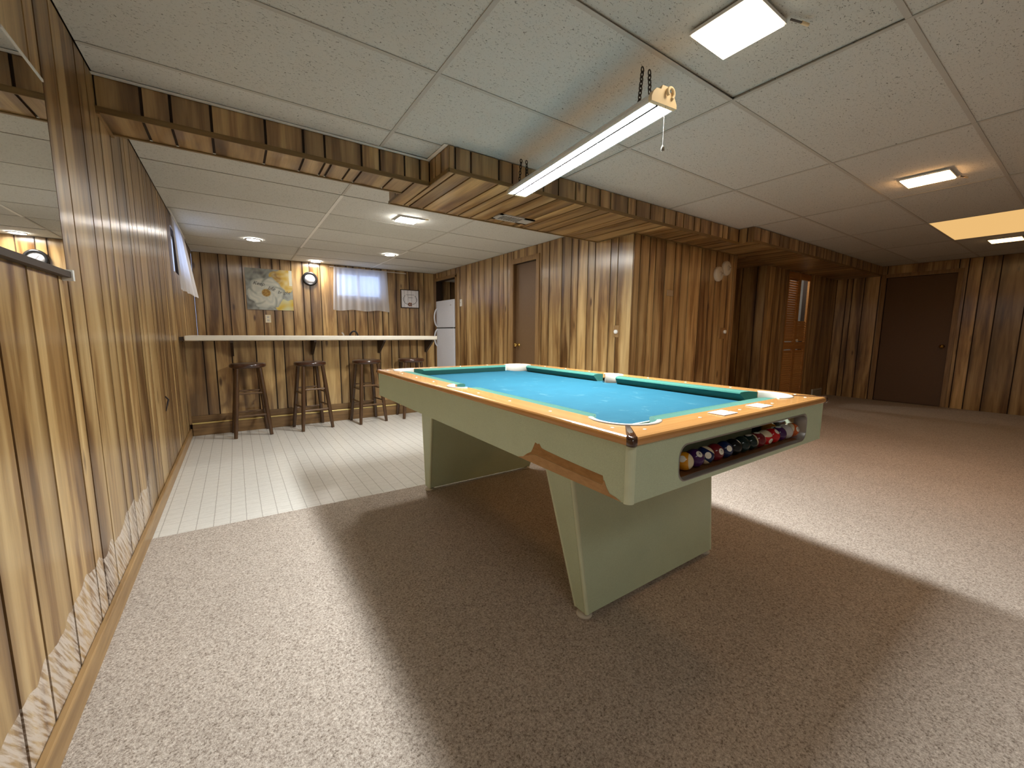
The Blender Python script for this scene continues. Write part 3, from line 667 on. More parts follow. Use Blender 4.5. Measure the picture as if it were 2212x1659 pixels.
    for k in range(12):
        a = k*math.pi/6; q = (ctr[0]+.064*math.sin(a), ctr[2]+.064*math.cos(a)); MB().box((q[0]-.002, YF-.0236, q[1]-.004), (q[0]+.002, YF-.0228, q[1]+.004)).build('hour_mark', 'print_grey', c)
    # small shiplap sign
    s = empty('wall_sign', (3.117, YF, 1.497), 'small square white slatted wreath sign in a dark frame', 'sign')
    sx0, sx1, sz0, sz1 = 2.944, 3.290, 1.497, 1.826; fy = YF-.026
    MB().box((sx0, fy, sz0), (sx1, YF-.0005, sz0+.012)).box((sx0, fy, sz1-.012), (sx1, YF-.0005, sz1)).box((sx0, fy, sz0+.012), (sx0+.012, YF-.0005, sz1-.012)).box((sx1-.012, fy, sz0+.012), (sx1, YF-.0005, sz1-.012)).build('frame', 'bracket_dark', s)
    sl = [sx0+.012, 3.008, 3.077, 3.146, 3.232, sx1-.012]
    for a, b in zip(sl[:-1], sl[1:]): B('slat', 'card_white', (a+.002, fy+.006, sz0+.0125), (b-.002, YF-.001, sz1-.0125), s)
    cx, cz = 3.117, 1.645
    wr = [(cx+.125*math.sin(t), fy+.0045, cz-.09*math.cos(t)*(1.0 if math.cos(t) > 0 else 1.15)) for t in [(-2.2+4.4*i/30) for i in range(31)]]
    wm = MB().tube(wr, .0032, 5); rq = random.Random(5)
    for q in wr[::2]:
        for sd in (-1, 1): wm.tube([q, (q[0]+sd*rq.uniform(.008, .02), fy+.004, q[2]+rq.uniform(.006, .022))], [.004, .001], 5)
    wm.build('wreath', 'script_grey', s)
    fl = MB(); plain('sign_flower', (.24, .075, .02), .7)
    for k in range(7):
        a = k*.9; fl.lathe((cx+.032*math.cos(a)*(.4 if k == 0 else 1), 0, cz-.082+.022*math.sin(a)), [(.001, fy+.003), (.012, fy+.004), (.014, fy+.006)], 8, 'y')
    fl.build('flowers', 'sign_flower', s)
    for (za, xa, xb) in ((1.735, 3.045, 3.195), (1.685, 3.085, 3.165)):
        MB().tube([(xa+(xb-xa)*i/24, fy+.0045, za+.010*math.sin(i*1.35)*(1.4 if i % 7 == 0 else .8)) for i in range(25)], .0022, 5).build('script', 'print_grey', s)
    # plates
    def plate(name, lab, cat, axis, face, u, z, w_, h_, mat='ivory', extra='outlet'):
        r = empty(name, ((u, face, z) if axis == 'x' else (face, u, z)), lab, cat)
        def bx(nm, m, du0, du1, dz0, dz1, t0, t1):
            if axis == 'x': o = MB().box((u+du0, face-t1, z+dz0), (u+du1, face-t0, z+dz1)).build(nm, m, r)
            else: o = MB().box((face-t1, u+du0, z+dz0), (face-t0, u+du1, z+dz1)).build(nm, m, r)
            return o
        bevel(bx('cover_plate', mat, -w_/2, w_/2, -h_/2, h_/2, .0003, .006), .002)
        if extra == 'outlet':
            for dz in (-.024, .024): bx('socket', 'vent_paint', -.015, .015, dz-.014, dz+.014, .006, .0075)
        elif extra == 'switch': bx('toggle', 'white_plastic', -.005, .005, -.012, .012, .006, .016)
        return r
    plate('wall_outlet', 'ivory outlet plate below the flower painting', 'outlet', 'x', YF, .870, 1.25, .072, .118)
    plate('light_switch', 'white switch plate beside the refrigerator niche', 'switch', 'y', XR0, 3.56, 1.555, .075, .115, 'white_plastic', 'switch')
    plate('paper_tag', 'small blank tan plate on the plank wall above the pool table', 'plate', 'x', Y1, 4.193, 1.481, .10, .06, 'tag_tan', None)
    r = plate('dimmer_switch', 'tan wood plate with a round white dimmer knob near the wall corner', 'switch', 'y', XR0, .178, 1.082, .07, .118, 'trim_z', None)
    MB().lathe((XR0, .178, 1.078), [(.020, -.006), (.020, -.022), (.014, -.026), (.001, -.026)], 16, 'x').build('knob', 'white_plastic', r)
    r = plate('hall_thermostat', 'tan wood plate with a small white knob at the hall corner', 'switch', 'x', Y1, 5.26, 1.072, .12, .13, 'trim_z', None)
    MB().lathe((5.30, 0, 1.09), [(.022, Y1-.006), (.022, Y1-.022), (.014, Y1-.026), (.001, Y1-.026)], 14, 'y').build('knob', 'white_plastic', r)
    for (x, z, yy, lab) in ((5.073, 1.748, Y1, 'lower of two round white smoke alarms on the plank wall'), (5.234, 1.826, Y1, 'upper of two round white smoke alarms on the plank wall')):
        d = empty('smoke_alarm', (x, yy, z), lab, 'alarm', 'smoke alarms'); dy = -.002 if z < 1.8 else 0
        MB().lathe((x, 0, z), [(.085, yy-.0005), (.085, yy-.018), (.076, yy-.030), (.05, yy-.036), (.001, yy-.037)], 28, 'y').build('body', 'liner', d)
        MB().lathe((x, 0, z), [(.030, yy-.0355), (.028, yy-.040), (.001, yy-.041)], 18, 'y').build('grille', 'vent_paint', d); MB().lathe((x+.045, 0, z+.01), [(.006, yy-.034), (.005, yy-.0385), (.001, yy-.039)], 8, 'y').build('test_button', 'script_ink', d)
    # mirror on the left wall
    m = empty('wall_mirror', (0, -1.15, 1.23), 'frameless wall mirror with a dark bottom channel on the left wall', 'mirror')
    MB().box((.0006, -1.62, 1.236), (.012, -.738, 1.793)).build('glass', 'mirror', m)
    MB().box((.0006, -1.63, 1.222), (.022, -.735, 1.240)).build('bottom_channel', 'bracket_dark', m)
    MB().box((.0006, -.742, 1.212), (.026, -.726, 1.246)).build('corner_clip', 'white_plastic', m); MB().box((.0006, -1.0, 1.790), (.014, -.734, 1.797)).build('top_strip', 'white_plastic', m)
    plain('twig', (.02, .012, .01), .8)
    k = MB().tube([(.004, 1.075, .60), (.018, 1.085, .575), (.012, 1.06, .545), (.004, 1.045, .50)], [.004, .006, .005, .003], 6)
    tag(k.build('wall_crack', 'twig'), 'short dark split in a plank low on the left wall', 'crack')
wall_things()

def curtains():
    def make(name, lab, fn, nu, nv, rod):
        c = empty(name, rod[0], lab, 'curtain')
        vs = []; fs = []
        for j in range(nv+1):
            for i in range(nu+1): vs.append(fn(i/nu, j/nv))
        for j in range(nv):
            for i in range(nu): a = j*(nu+1)+i; fs.append((a, a+1, a+nu+2, a+nu+1))
        MB().add(vs, fs, True).build('sheer_panel', 'sheer', c)
        MB().tube(rod, .006, 8).build('rod', 'white_plastic', c)
    def far(u, v):      # v 0 top .. 1 bottom
        e = 1+.055*v; x = 2.262+(u-.5)*.865*e*(1 if u > .5 else 1+.03*v)
        f = math.sin(u*62+2*math.sin(u*9))*.55+math.sin(u*27+1)*.45
        return (x, YF-.055-.016*f*(.35+.65*v)-.01*v, 2.112-.695*v-.010*math.sin(u*14)*v)
    make('sheer_curtain', 'white sheer curtain over the far basement window', far, 150, 12, [(1.77, YF-.05, 2.108), (3.04, YF-.05, 2.100)])
    def left(u, v):
        y = 2.20+(1.16+.10*v)*u; f = math.sin(u*52)*.5+math.sin(u*21+1)*.5
        return (.030+.014*f*(.3+.7*v)+.055*v*u+.02*v, y, 2.10-.66*v)
    make('side_curtain', 'white sheer curtain hanging at the left wall window', left, 120, 12, [(.032, 2.10, 2.105), (.032, 3.45, 2.105)])
curtains()

# ------------------------------------------------------------------ lights
def fixtures():
    # hanging led shop light, slightly turned
    zb = 1.940; A = Vector((1.869, -1.533, zb)); Bv = Vector((1.997, -.345, zb)); d = (Bv-A).normalized(); s = Vector((d.y, -d.x, 0)); L = (Bv-A).length
    r = empty('shop_light', ((A+Bv)/2), 'hanging white LED shop light glowing over the pool table', 'lamp')
    def P(l, w_, z): return tuple(A+d*l+s*w_+Vector((0, 0, z)))
    hs = [(-.066, .012), (-.060, .026), (-.034, .050), (.034, .050), (.060, .026), (.066, .012)]
    MB().loft([[P(l, a, b) for a, b in hs] for l in (.012, L-.012)], True, True, False).build('housing', 'fixture_white', r)
    def strip(nm, w0, w1, z): MB().add([P(.03, w0, z), P(.03, w1, z), P(L-.03, w1, z), P(L-.03, w0, z)], [(0, 1, 2, 3)]).build(nm, 'shop_glow', r)
    strip('diffuser', -.017, .060, .002); strip('led_strip', -.062, -.029, .004)
    MB().loft([[P(l, a, b) for a, b in ((-.0285, -.004), (-.0175, -.004), (-.0175, .011), (-.0285, .011))] for l in (.012, L-.012)], True, True, False).build('divider', 'divider_grey', r)
    for w0, w1 in ((-.068, -.0622), (.0602, .068)): MB().loft([[P(l, a, b) for a, b in ((w0, -.001), (w1, -.001), (w1, .013), (w0, .013))] for l in (.012, L-.012)], True, True, False).build('side_lip', 'fixture_white', r)
    ec = [(-.068, 0), (.068, 0), (.068, .014), (.058, .032), (.046, .052), (.022, .052), (.016, .068), (-.012, .068), (-.020, .052), (-.044, .050), (-.060, .034), (-.068, .016)]
    for l0, l1 in ((-.004, .014), (L-.014, L+.004)):
        MB().loft([[P(l, a, b) for a, b in ec] for l in (l0, l1)], True, True, False).build('end_cap', 'end_cap', r)
    hk = Vector(P(-.008, .026, .044))
    MB().tube([tuple(hk+s*.019*math.cos(t)+Vector((0, 0, .019*math.sin(t)))-d*.0015*t) for t in [k*math.pi/8-.9 for k in range(13)]], .0062, 8).build('cord_loop', 'end_cap', r)
    for l in (.10, L-.10):
        for w_ in (-.03, .03):
            q = MB()
            for k in range(8):
                z = .05+k*.0175; c = Vector(P(l, w_*(1-k*.05), z))
                q.tube([tuple(c+(s if k % 2 else d)*.007*math.cos(t)+Vector((0, 0, .012*math.sin(t)))) for t in [i*math.pi/5 for i in range(11)]], .0026, 5, False)
            q.build('chain', 'chain_dark', r)
    c0 = Vector(P(.004, .012, 0)); q = MB()
    q.tube([tuple(c0), tuple(c0+Vector((0, 0, -.145)))], .0014, 6); cord = q.build('pull_cord', 'cord_beige', r)
    MB().lathe(tuple(c0+Vector((0, 0, -.145))), [(.002, .004), (.006, -.004), (.007, -.016), (.001, -.018)], 10).build('pull_bell', 'cord_beige', cord)
    # flush square led panels
    def flush(x, y, w_, h_, label, glow='flush_glow', arm=True):
        f = empty('flush_light', (x, y, H), label, 'lamp', 'flush ceiling lights')
        MB().box((x-w_/2-.006, y-h_/2-.006, H-.012), (x+w_/2+.006, y+h_/2+.006, H-.0005)).build('frame', 'fixture_white', f)
        MB().box((x-w_/2, y-h_/2, H-.017), (x+w_/2, y+h_/2, H-.0125)).build('diffuser', glow, f)
        if arm:
            MB().tube([(x+w_/2, y-h_/2-.02, H-.008), (x+w_/2+.045, y-h_/2-.035, H-.008)], .004, 6).build('clip_rod', 'steel_dark', f); MB().tube([(x+w_/2+.045, y-h_/2-.035, H-.008), (x+w_/2+.075, y-h_/2-.045, H-.010)], .006, 6).build('clip_end', 'end_cap', f)
    flush(1.985, -1.74, .215, .215, 'square flush ceiling light above the shop light, nearest the viewer')
    flush(4.475, -1.78, .215, .235, 'square flush ceiling light midway along the right ceiling', 'flush_glow_mid')
    flush(7.68, -1.84, .25, .235, 'farthest square flush ceiling light, beyond the glowing panel', 'flush_glow_far')
    flush(1.888, 1.348, .185, .165, 'square flush ceiling light over the vinyl floor', 'flush_glow_kitchen')
    # drop-in translucent panel
    p = empty('panel_light', (6.71, -1.79, H), 'dim amber translucent drop-in ceiling panel', 'lamp')
    MB().box((6.115, -2.083, H+.001), (7.305, -1.499, H+.006)).build('diffuser', 'panel_glow', p)
    p = empty('panel_light', (.61, -3.62, H), 'unseen ceiling panel added behind the viewer as fill light, a lamp there suggested by a carpet shadow', 'lamp')
    MB().box((.018, -3.909, H+.001), (1.207, -3.331, H+.006)).build('diffuser', 'rear_fill_glow', p)  # added fill panel; a second shadow edge on the carpet suggests a lamp here
    for (x, y, lab) in ((.689, 3.269, 'round recessed downlight nearest the left wall'), (1.547, 4.47, 'round recessed downlight right above the wall clock'), (2.318, 3.242, 'round recessed downlight in front of the curtained window')):
        q = empty('downlight', (x, y, H), lab, 'lamp', 'round recessed downlights')
        MB().lathe((x, y, 0), [(.088, H-.0005), (.086, H-.008), (.066, H-.011), (.064, H-.004)], 32, 'z', False).build('trim_ring', 'fixture_white', q)
        MB().lathe((x, y, 0), [(.065, H-.006), (.001, H-.0065)], 32, 'z').build('lens', 'pot_glow', q)
fixtures()

# ------------------------------------------------------------------ pool table
X0, X1, Y0, YE, ZT = 1.228, 2.470, -1.970, .225, .803
XC, YC = (X0+X1)/2, (Y0+YE)/2
def pool_table():
    T = empty('pool_table', (XC, YC, CZ), 'pale green pool table with blue cloth and brown wood rails', 'pool table')
    RW = .100; CW = .062; ZB = .757
    pr, pc = .094, .177                       # corner pocket radius and centre inset
    sr, sc = .060, .100                       # side pocket radius and centre inset from the outer edge
    def arc(cx, cy, r, a0, a1, n=14): return [(cx+r*math.cos(a0+(a1-a0)*i/n), cy+r*math.sin(a0+(a1-a0)*i/n)) for i in range(n+1)]
    # ---- rails: plan polygons with pocket cut-outs; outer edge bullnosed
    def rail(poly, outer, mat):
        """poly: plan loop; outer(p) -> inward unit vector for vertices on the outer edge"""
        lv = [(.779, .004), (.783, .0006), (.790, 0), (.797, .0012), (.801, .0045), (ZT, .010)]
        rings = []
        for z, o in lv: rings.append([(x+outer(x, y)[0]*o, y+outer(x, y)[1]*o, z) for x, y in poly])
        n = len(poly); mb = MB(); vs = [p for r in rings for p in r]; fs = []
        for k in range(len(rings)-1):
            for i in range(n): j = (i+1) % n; fs.append((k*n+i, k*n+j, (k+1)*n+j, (k+1)*n+i))
        mb.add(vs, fs); mb.add(rings[0], [tuple(range(n))[::-1]]); mb.add(rings[-1], [tuple(range(n))])
        return mb.build('rail', mat, T)
    def ang(p, c): return math.atan2(p[1]-c[1], p[0]-c[0])
    m = .006                                   # half width of the mitre strip
    def short_rail(ys, yo):                    # ys outer y, yo inward sign
        cl, cr = (X0+pc, ys+yo*pc), (X1-pc, ys+yo*pc); yi = ys+yo*RW
        dx = math.sqrt(max(0, pr**2-(pc-RW)**2))
        aL0, aL1 = ang((cl[0]+dx, yi), cl), ang((X0, ys), cl); aR0, aR1 = ang((X1, ys), cr), ang((cr[0]-dx, yi), cr)
        if yo > 0: aL = arc(*cl, pr, aL0, aL1+.07); aR = arc(*cr, pr, aR0-.07+0, aR1)
        else: aL = arc(*cl, pr, aL0, aL1-.07); aR = arc(*cr, pr, aR0+.07, aR1)
        k = .013
        poly = [(X0+k, ys), (X1-k, ys), (X1-m*.7, ys+yo*(k-m))] if 0 else [(X0+k+.006, ys), (X1-k-.006, ys)]
        poly += aR+aL
        return rail(poly, lambda x, y: (0, yo) if abs(y-ys) < .001 else (0, 0), 'rail_x')
    # careful with arc direction: take the short way round
    def fix(a0, a1):
        while a1-a0 > math.pi: a1 -= 2*math.pi
        while a1-a0 < -math.pi: a1 += 2*math.pi
        return a0, a1
    _arc = arc
    def arc(cx, cy, r, a0, a1, n=14): a0, a1 = fix(a0, a1); return _arc(cx, cy, r, a0, a1, n)
    short_rail(Y0, 1); short_rail(YE, -1)
    def long_rail(xs, xo):
        cn, cf = (xs+xo*pc, Y0+pc), (xs+xo*pc, YE-pc); xi = xs+xo*RW; dy = math.sqrt(pr**2-(pc-RW)**2)
        sx = xs+xo*sc; sdy = math.sqrt(max(0, sr**2-(sc-RW)**2))
        eps = .07
        aN0, aN1 = fix(ang((xs, Y0), cn), ang((xi, cn[1]+dy), cn)); aF0, aF1 = fix(ang((xi, cf[1]-dy), cf), ang((xs, YE), cf))
        sg = 1 if aN1 > aN0 else -1; sf = 1 if aF1 > aF0 else -1
        s0, s1 = ang((xi, YC-sdy), (sx, YC)), ang((xi, YC+sdy), (sx, YC))
        if xo > 0: s0 %= 2*math.pi; s1 %= 2*math.pi
        poly = [(xs, YE-.019), (xs, Y0+.019)]+_arc(*cn, pr, aN0+sg*eps, aN1)+_arc(sx, YC, sr, s0, s1)+_arc(*cf, pr, aF0, aF1-sf*eps)
        return rail(poly, lambda x, y: (xo, 0) if abs(x-xs) < .001 else (0, 0), 'rail_y')
    long_rail(X0, 1); long_rail(X1, -1)
    # ---- dark corner caps on the mitres
    for (cx, cy, ox, oy) in ((X0, Y0, 1, 1), (X1, Y0, -1, 1), (X0, YE, 1, -1), (X1, YE, -1, -1)):
        u = Vector((ox, oy, 0)).normalized(); v = Vector((-u.y, u.x, 0)); c = Vector((cx, cy, 0)); Lc = (pc*math.sqrt(2)-pr)
        prof = [(.0035, .778), (-.0005, .783), (-.001, .791), (.001, .798), (.006, .8025), (.014, .8045), (Lc-.004, .8045), (Lc-.004, .778)]
        out = [(.019, .778), (.0145, .783), (.0135, .790), (.015, .797), (.020, .8025)]
        rings = []
        for t in (-1, -.6, -.2, .2, .6, 1):
            wd = .0135; ring = []
            for k, (l, z) in enumerate(prof):
                w_ = t*(wd if k < 5 else (.0075 if k < 6 else .0060)); ll = l+(abs(t)**2*.0125 if k < 5 else 0)
                ring.append(tuple(c+u*ll+v*w_+Vector((0, 0, z))))
            rings.append(ring)
        MB().loft(rings, True, True).build('corner_cap', 'corner_cap', T)
    # ---- sights (small white dots) on the rails
    sg = []
    for i in (1, 2, 3): sg += [(X0+RW*.55+.0, Y0+.2+0, 0)] if 0 else []
    for k in range(1, 4):
        x = X0+.14+(X1-X0-.28)*k/4; sg += [(x, Y0+.052), (x, YE-.052)]
    for k in (1, 2, 3, 5, 6, 7):
        y = Y0+.14+(YE-Y0-.28)*k/8; sg += [(X0+.052, y), (X1-.052, y)]
    sg += [(X0+.105, Y0+.045), (X0+.045, Y0+.105), (X1-.105, Y0+.045), (X1-.045, Y0+.105), (X0+.045, YE-.105), (X0+.105, YE-.045)]
    for x, y in sg: MB().lathe((x, y, 0), [(.0055, ZT-.001), (.0055, ZT+.0006), (.0045, ZT+.001), (.0005, ZT+.001)], 10).build('sight', 'sight', T)
    # ---- cushions
    prof = [(0, .8026), (.030, .8038), (.050, .8015), (.0590, .7980), (CW, .7920), (.058, .7860), (.036, .758), (0, .758)]
    def cushion(p0, p1, inw, e0, e1):
        p0, p1, inw = Vector((*p0, 0)), Vector((*p1, 0)), Vector((*inw, 0)); t = (p1-p0).normalized(); rings = []
        for base, sgn, e in ((p0, 1, e0), (p1, -1, e1)): rings.append([tuple(base+inw*dd+t*sgn*dd*e+Vector((0, 0, z))) for dd, z in prof])
        MB().loft(rings, True, True, False).build('cushion', 'cushion_cloth', T)
    dx = math.sqrt(pr**2-(pc-RW)**2)
    for ys, yo in ((Y0, 1), (YE, -1)): cushion((X0+pc+dx+.002, ys+yo*(RW+.0005)), (X1-pc-dx-.002, ys+yo*(RW+.0005)), (0, yo), .75, .75)
    for xs, xo in ((X0, 1), (X1, -1)):
        cushion((xs+xo*(RW+.0005), Y0+pc+dx+.002), (xs+xo*(RW+.0005), YC-.068), (xo, 0), .75, .35); cushion((xs+xo*(RW+.0005), YC+.068), (xs+xo*(RW+.0005), YE-pc-dx-.002), (xo, 0), .35, .75)
    # ---- bed with pocket holes
    a, b, c_, d_ = X0+.097, X1-.097, Y0+.097, YE-.097; hr = .064; hi = .150
    def corner(cx, cy, a0, a1): return _arc(cx, cy, hr, a0, a1, 10)
    P2 = math.pi/2
    poly = [(a, Y0+hi+hr)]+corner(X0+hi, Y0+hi, P2, 0)+[(X0+hi+hr, c_), (X1-hi-hr, c_)]+corner(X1-hi, Y0+hi, math.pi, P2)+[(b, Y0+hi+hr)]
    poly += [(b, YC-.055)]+_arc(X1-.098, YC, .055, -P2, -3*P2, 10)+[(b, YC+.055)]
    poly += [(b, YE-hi-hr)]+corner(X1-hi, YE-hi, -P2, -math.pi)+[(X1-hi-hr, d_), (X0+hi+hr, d_)]+corner(X0+hi, YE-hi, 0, -P2)+[(a, YE-hi-hr)]
    poly += [(a, YC+.055)]+_arc(X0+.098, YC, .055, P2, -P2, 10)+[(a, YC-.055)]
    MB().prism([(x, y, ZB-.02) for x, y in poly], (0, 0, .02)).build('bed', 'bed_cloth', T)
    # ---- pocket liners
    def liner(cx, cy, r, a0, a1, ext):
        a0, a1 = fix(a0, a1); n = 18; secs = []
        sec = [(r-.001, .712), (r-.001, .800), (r+.001, .8055), (r+.010, .8072), (r+.0165, .8048), (r+.0165, .7990), (r+.005, .7985), (r+.003, .712)]
        for i in range(n+1):
            t = a0+(a1-a0)*i/n; secs.append([(cx+rr*math.cos(t), cy+rr*math.sin(t), z) for rr, z in sec])
        MB().loft(secs, True, True).build('pocket_liner', 'liner', T)
        MB().lathe((cx, cy, 0), [(r-.006, .700), (r-.008, .640), (r*.6, .632), (.001, .632)], 18).build('pocket_cup', 'pocket_dark', T)
    for (cx, cy, ox, oy) in ((X0, Y0, 1, 1), (X1, Y0, -1, 1), (X0, YE, 1, -1), (X1, YE, -1, -1)):
        c = (cx+ox*pc, cy+oy*pc); e0 = ang((cx+ox*RW, c[1]+oy*dx), c); e1 = ang((c[0]+ox*dx, cy+oy*RW), c); mid_ = ang((cx, cy), c)
        e0, mid2 = fix(mid_, e0)[1], mid_; e1 = fix(mid_, e1)[1]
        liner(c[0], c[1], pr, e0, e1, 0)
    for xs, xo in ((X0, 1), (X1, -1)):
        c = (xs+xo*sc, YC); mid_ = math.pi if xo > 0 else 0.0; liner(c[0], c[1], sr, mid_-1.40, mid_+1.40, 0)
    # ---- cabinet: aprons, corner trims, underside
    zt, zb, ins = .7788, .624, .010
    ax0, ax1, ay0, ay1 = X0+ins, X1-ins, Y0+ins, YE-ins; t = .018
    B('apron', 'laminate', (ax0, ay0+.018, zb), (ax0+t, ay1-.018, zt), T); B('apron', 'laminate', (ax1-t, ay0+.018, zb), (ax1, ay1-.018, zt), T); B('apron', 'laminate', (ax0+.018, ay1-t, zb), (ax1-.018, ay1, zt), T)
    # near apron with the rounded ball-return window
    ox0, ox1, oz0, oz1, rr = 1.446, 2.302, .641, .748, .036
    hole = []
    for (cx, cz, a0) in ((ox1-rr, oz0+rr, -P2), (ox1-rr, oz1-rr, 0), (ox0+rr, oz1-rr, P2), (ox0+rr, oz0+rr, math.pi)):
        hole += [(cx+rr*math.cos(a0+P2*i/8), cz+rr*math.sin(a0+P2*i/8)) for i in range(9)]
    def outer_pt(x, z):                       # radial projection of the hole loop on the panel outline
        L_, R_, b_, t_ = ax0+.018, ax1-.018, zb, zt; mx, mz = (ox0+ox1)/2, (oz0+oz1)/2
        if z <= oz0+1e-6: return (x, b_)
        if z >= oz1-1e-6: return (x, t_)
        return None
    L_, R_ = ax0+.018, ax1-.018; mb = MB(); nh = len(hole)
    outl = []
    for i, (x, z) in enumerate(hole):
        q = i//9; k = i % 9
        if q == 0: outl.append((x if k < 4 else R_, zb if k <= 4 else z) if k != 4 else (R_, zb))
        elif q == 1: outl.append((R_, z) if k < 4 else ((R_, zt) if k == 4 else (x, zt)))
        elif q == 2: outl.append((x, zt) if k < 4 else ((L_, zt) if k == 4 else (L_, z)))
        else: outl.append((L_, z) if k < 4 else ((L_, zb) if k == 4 else (x, zb)))
    vs = [(x, ay0, z) for x, z in hole]+[(x, ay0, z) for x, z in outl]+[(x, ay0+t, z) for x, z in hole]+[(x, ay0+t, z) for x, z in outl]; fs = []
    for i in range(nh):
        j = (i+1) % nh
        fs += [(i, j, nh+j, nh+i), (2*nh+j, 2*nh+i, 3*nh+i, 3*nh+j), (j, i, 2*nh+i, 2*nh+j), (nh+i, nh+j, 3*nh+j, 3*nh+i)]
    mb.add(vs, fs).build('apron', 'laminate', T)
    lip = MB(); rings = []
    for q in (((0.0, -.0015), (.006, -.0015), (.006, .03), (0.0, .03))): rings.append(q)
    cxm, czm = (ox0+ox1)/2, (oz0+oz1)/2; ring3 = []
    for (off, dy) in ((.0025, -.0008), (-.0002, -.0016), (-.002, .0), (-.002, .045)):
        ring3.append([(x+off*(1 if x > cxm else -1)*(1 if abs(abs(x-cxm)-(ox1-ox0)/2) < rr else 0), ay0+dy, z+off*(1 if z > czm else -1)*(1 if abs(abs(z-czm)-(oz1-oz0)/2) < rr*.7 else .3)) for x, z in hole])
    lip.loft(ring3, True, False).build('return_rim', 'rim_metal', T)
    B('ball_tray', 'tray_wood', (ox0-.012, ay0+t+.0002, .628), (ox1+.03, ay0+.16, .6445), T); B('tray_back', 'laminate', (ox0-.012, ay0+.161, .628), (ox1+.03, ay0+.17, zt), T)
    for x in (ox0-.02, ox1+.03): B('tray_end', 'laminate', (x, ay0+t+.0002, .628), (x+.008, ay0+.17, zt), T)
    B('underside', 'core_board', (ax0+t, ay0+t, .6242), (ax1-t, ay1-t, .6278), T)
    for (x, y) in ((ax0, ay0), (ax1, ay0), (ax0, ay1), (ax1, ay1)):
        sx = 1 if x == ax0 else -1; sy = 1 if y == ay0 else -1; q = MB(); rad = .0185
        pl = [(x+sx*rad-sx*rad*math.cos(k*P2/6), y+sy*rad-sy*rad*math.sin(k*P2/6)) for k in range(7)]; pl = [(px-sx*.0025*1, py-sy*.0025) for px, py in pl]+[(x+sx*rad, y+sy*rad)]
        q.prism([(px, py, zb-.001) for px, py in pl], (0, 0, zt-zb)).build('corner_trim', 'laminate_trim', T)
    # exposed particle board where the laminate broke away
    xo = ax0-.0006
    up = [(-1.497, .631), (-1.525, .650), (-1.545, .660), (-1.555, .676), (-1.567, .698), (-1.580, .695), (-1.588, .699), (-1.600, .687), (-1.625, .684), (-1.70, .680), (-1.80, .6765), (-1.868, .675), (-1.872, .660), (-1.868, .650), (-1.70, .6535), (-1.575, .6565), (-1.54, .650)]
    MB().prism([(xo, yy, zz) for yy, zz in up], (.0008, 0, 0)).build('exposed_core', 'core_board', T)
    lo = [(-1.468, .6242), (-1.497, .632), (-1.54, .6495), (-1.575, .6558), (-1.70, .653), (-1.868, .6495), (-1.874, .664), (-1.884, .645), (-1.895, .633), (-1.915, .6305), (-1.935, .6242)]
    MB().prism([(xo-.0004, yy, zz) for yy, zz in lo], (.0008, 0, 0)).build('exposed_edge', 'core_board_light', T)
    # score cards on the near rail
    for (x, lab) in ((1.735, 'score card'), (1.982, 'score card')):
        cd = bevel(MB().box((x-.042, Y0+.022, ZT+.0004), (x+.042, Y0+.078, ZT+.0032)).build('score_card', 'card_white', T), .001)
        text_mesh('card_print', '5 10 15', .011, 'print_grey', Matrix.Translation((x, Y0+.050, ZT+.0034)), cd, 0, .0001)
        for sx in (-1, 1): MB().lathe((x+sx*.037, Y0+.05, 0), [(.003, ZT+.003), (.0025, ZT+.0042), (.0005, ZT+.0045)], 8).build('screw', 'brass', cd)
    # ---- pedestals
    for s in (1, -1):
        ys = lambda v: YC+s*(v-(-.8725)) if 0 else (v if s == 1 else 2*YC-v)
        hw0, hw1, zz0, zz1 = .4150, .4590, .034, .6235; o0, o1, i0, i1 = -1.636, -1.571, -1.568, -1.405
        pr_ = lambda hx, yo, z: (XC+hx, ys(yo), z)
        r0 = [pr_(-hw0+.012, o0, zz0), pr_(hw0-.012, o0, zz0), pr_(hw0, o0+.014, zz0), pr_(hw0, i0-.014, zz0), pr_(hw0-.012, i0, zz0), pr_(-hw0+.012, i0, zz0), pr_(-hw0, i0-.014, zz0), pr_(-hw0, o0+.014, zz0)]
        r1 = [pr_(-hw1+.012, o1, zz1), pr_(hw1-.012, o1, zz1), pr_(hw1, o1+.014, zz1), pr_(hw1, i1-.014, zz1), pr_(hw1-.012, i1, zz1), pr_(-hw1+.012, i1, zz1), pr_(-hw1, i1-.014, zz1), pr_(-hw1, o1+.014, zz1)]
        ped = MB().loft([r0, r1], True, True, False).build('pedestal', 'laminate', T)
        for hx in (-1, 1):
            for (a0_, a1_) in ((o0+.006, o1+.006), (i0-.006, i1-.006)):
                MB().tube([pr_(hx*(hw0-.0075), a0_, zz0-.001), pr_(hx*(hw1-.0075), a1_, zz1-.001)], .0088, 10).build('edge_trim', 'laminate_trim', ped)
            fy = ys(-1.605); fx = XC+hx*(hw0-.018)
            MB().lathe((fx, fy, 0), [(.026, CZ+.0004), (.030, CZ+.004), (.029, CZ+.010), (.020, CZ+.013), (.009, CZ+.014), (.009, zz0+.002)], 20).build('leveling_foot', 'liner', ped)
        for hx in (-.27, .0, .27):
            zc = .585; tt = (zc-zz0)/(zz1-zz0); yf = o0+(o1-o0)*tt; q = MB().lathe((XC+hx, 0, zc), [(.010, ys(yf+.004)), (.010, ys(yf-.0035)), (.006, ys(yf-.006)), (.0005, ys(yf-.006))], 12, 'y'); q.build('bolt', 'steel_dark', ped)
pool_table()

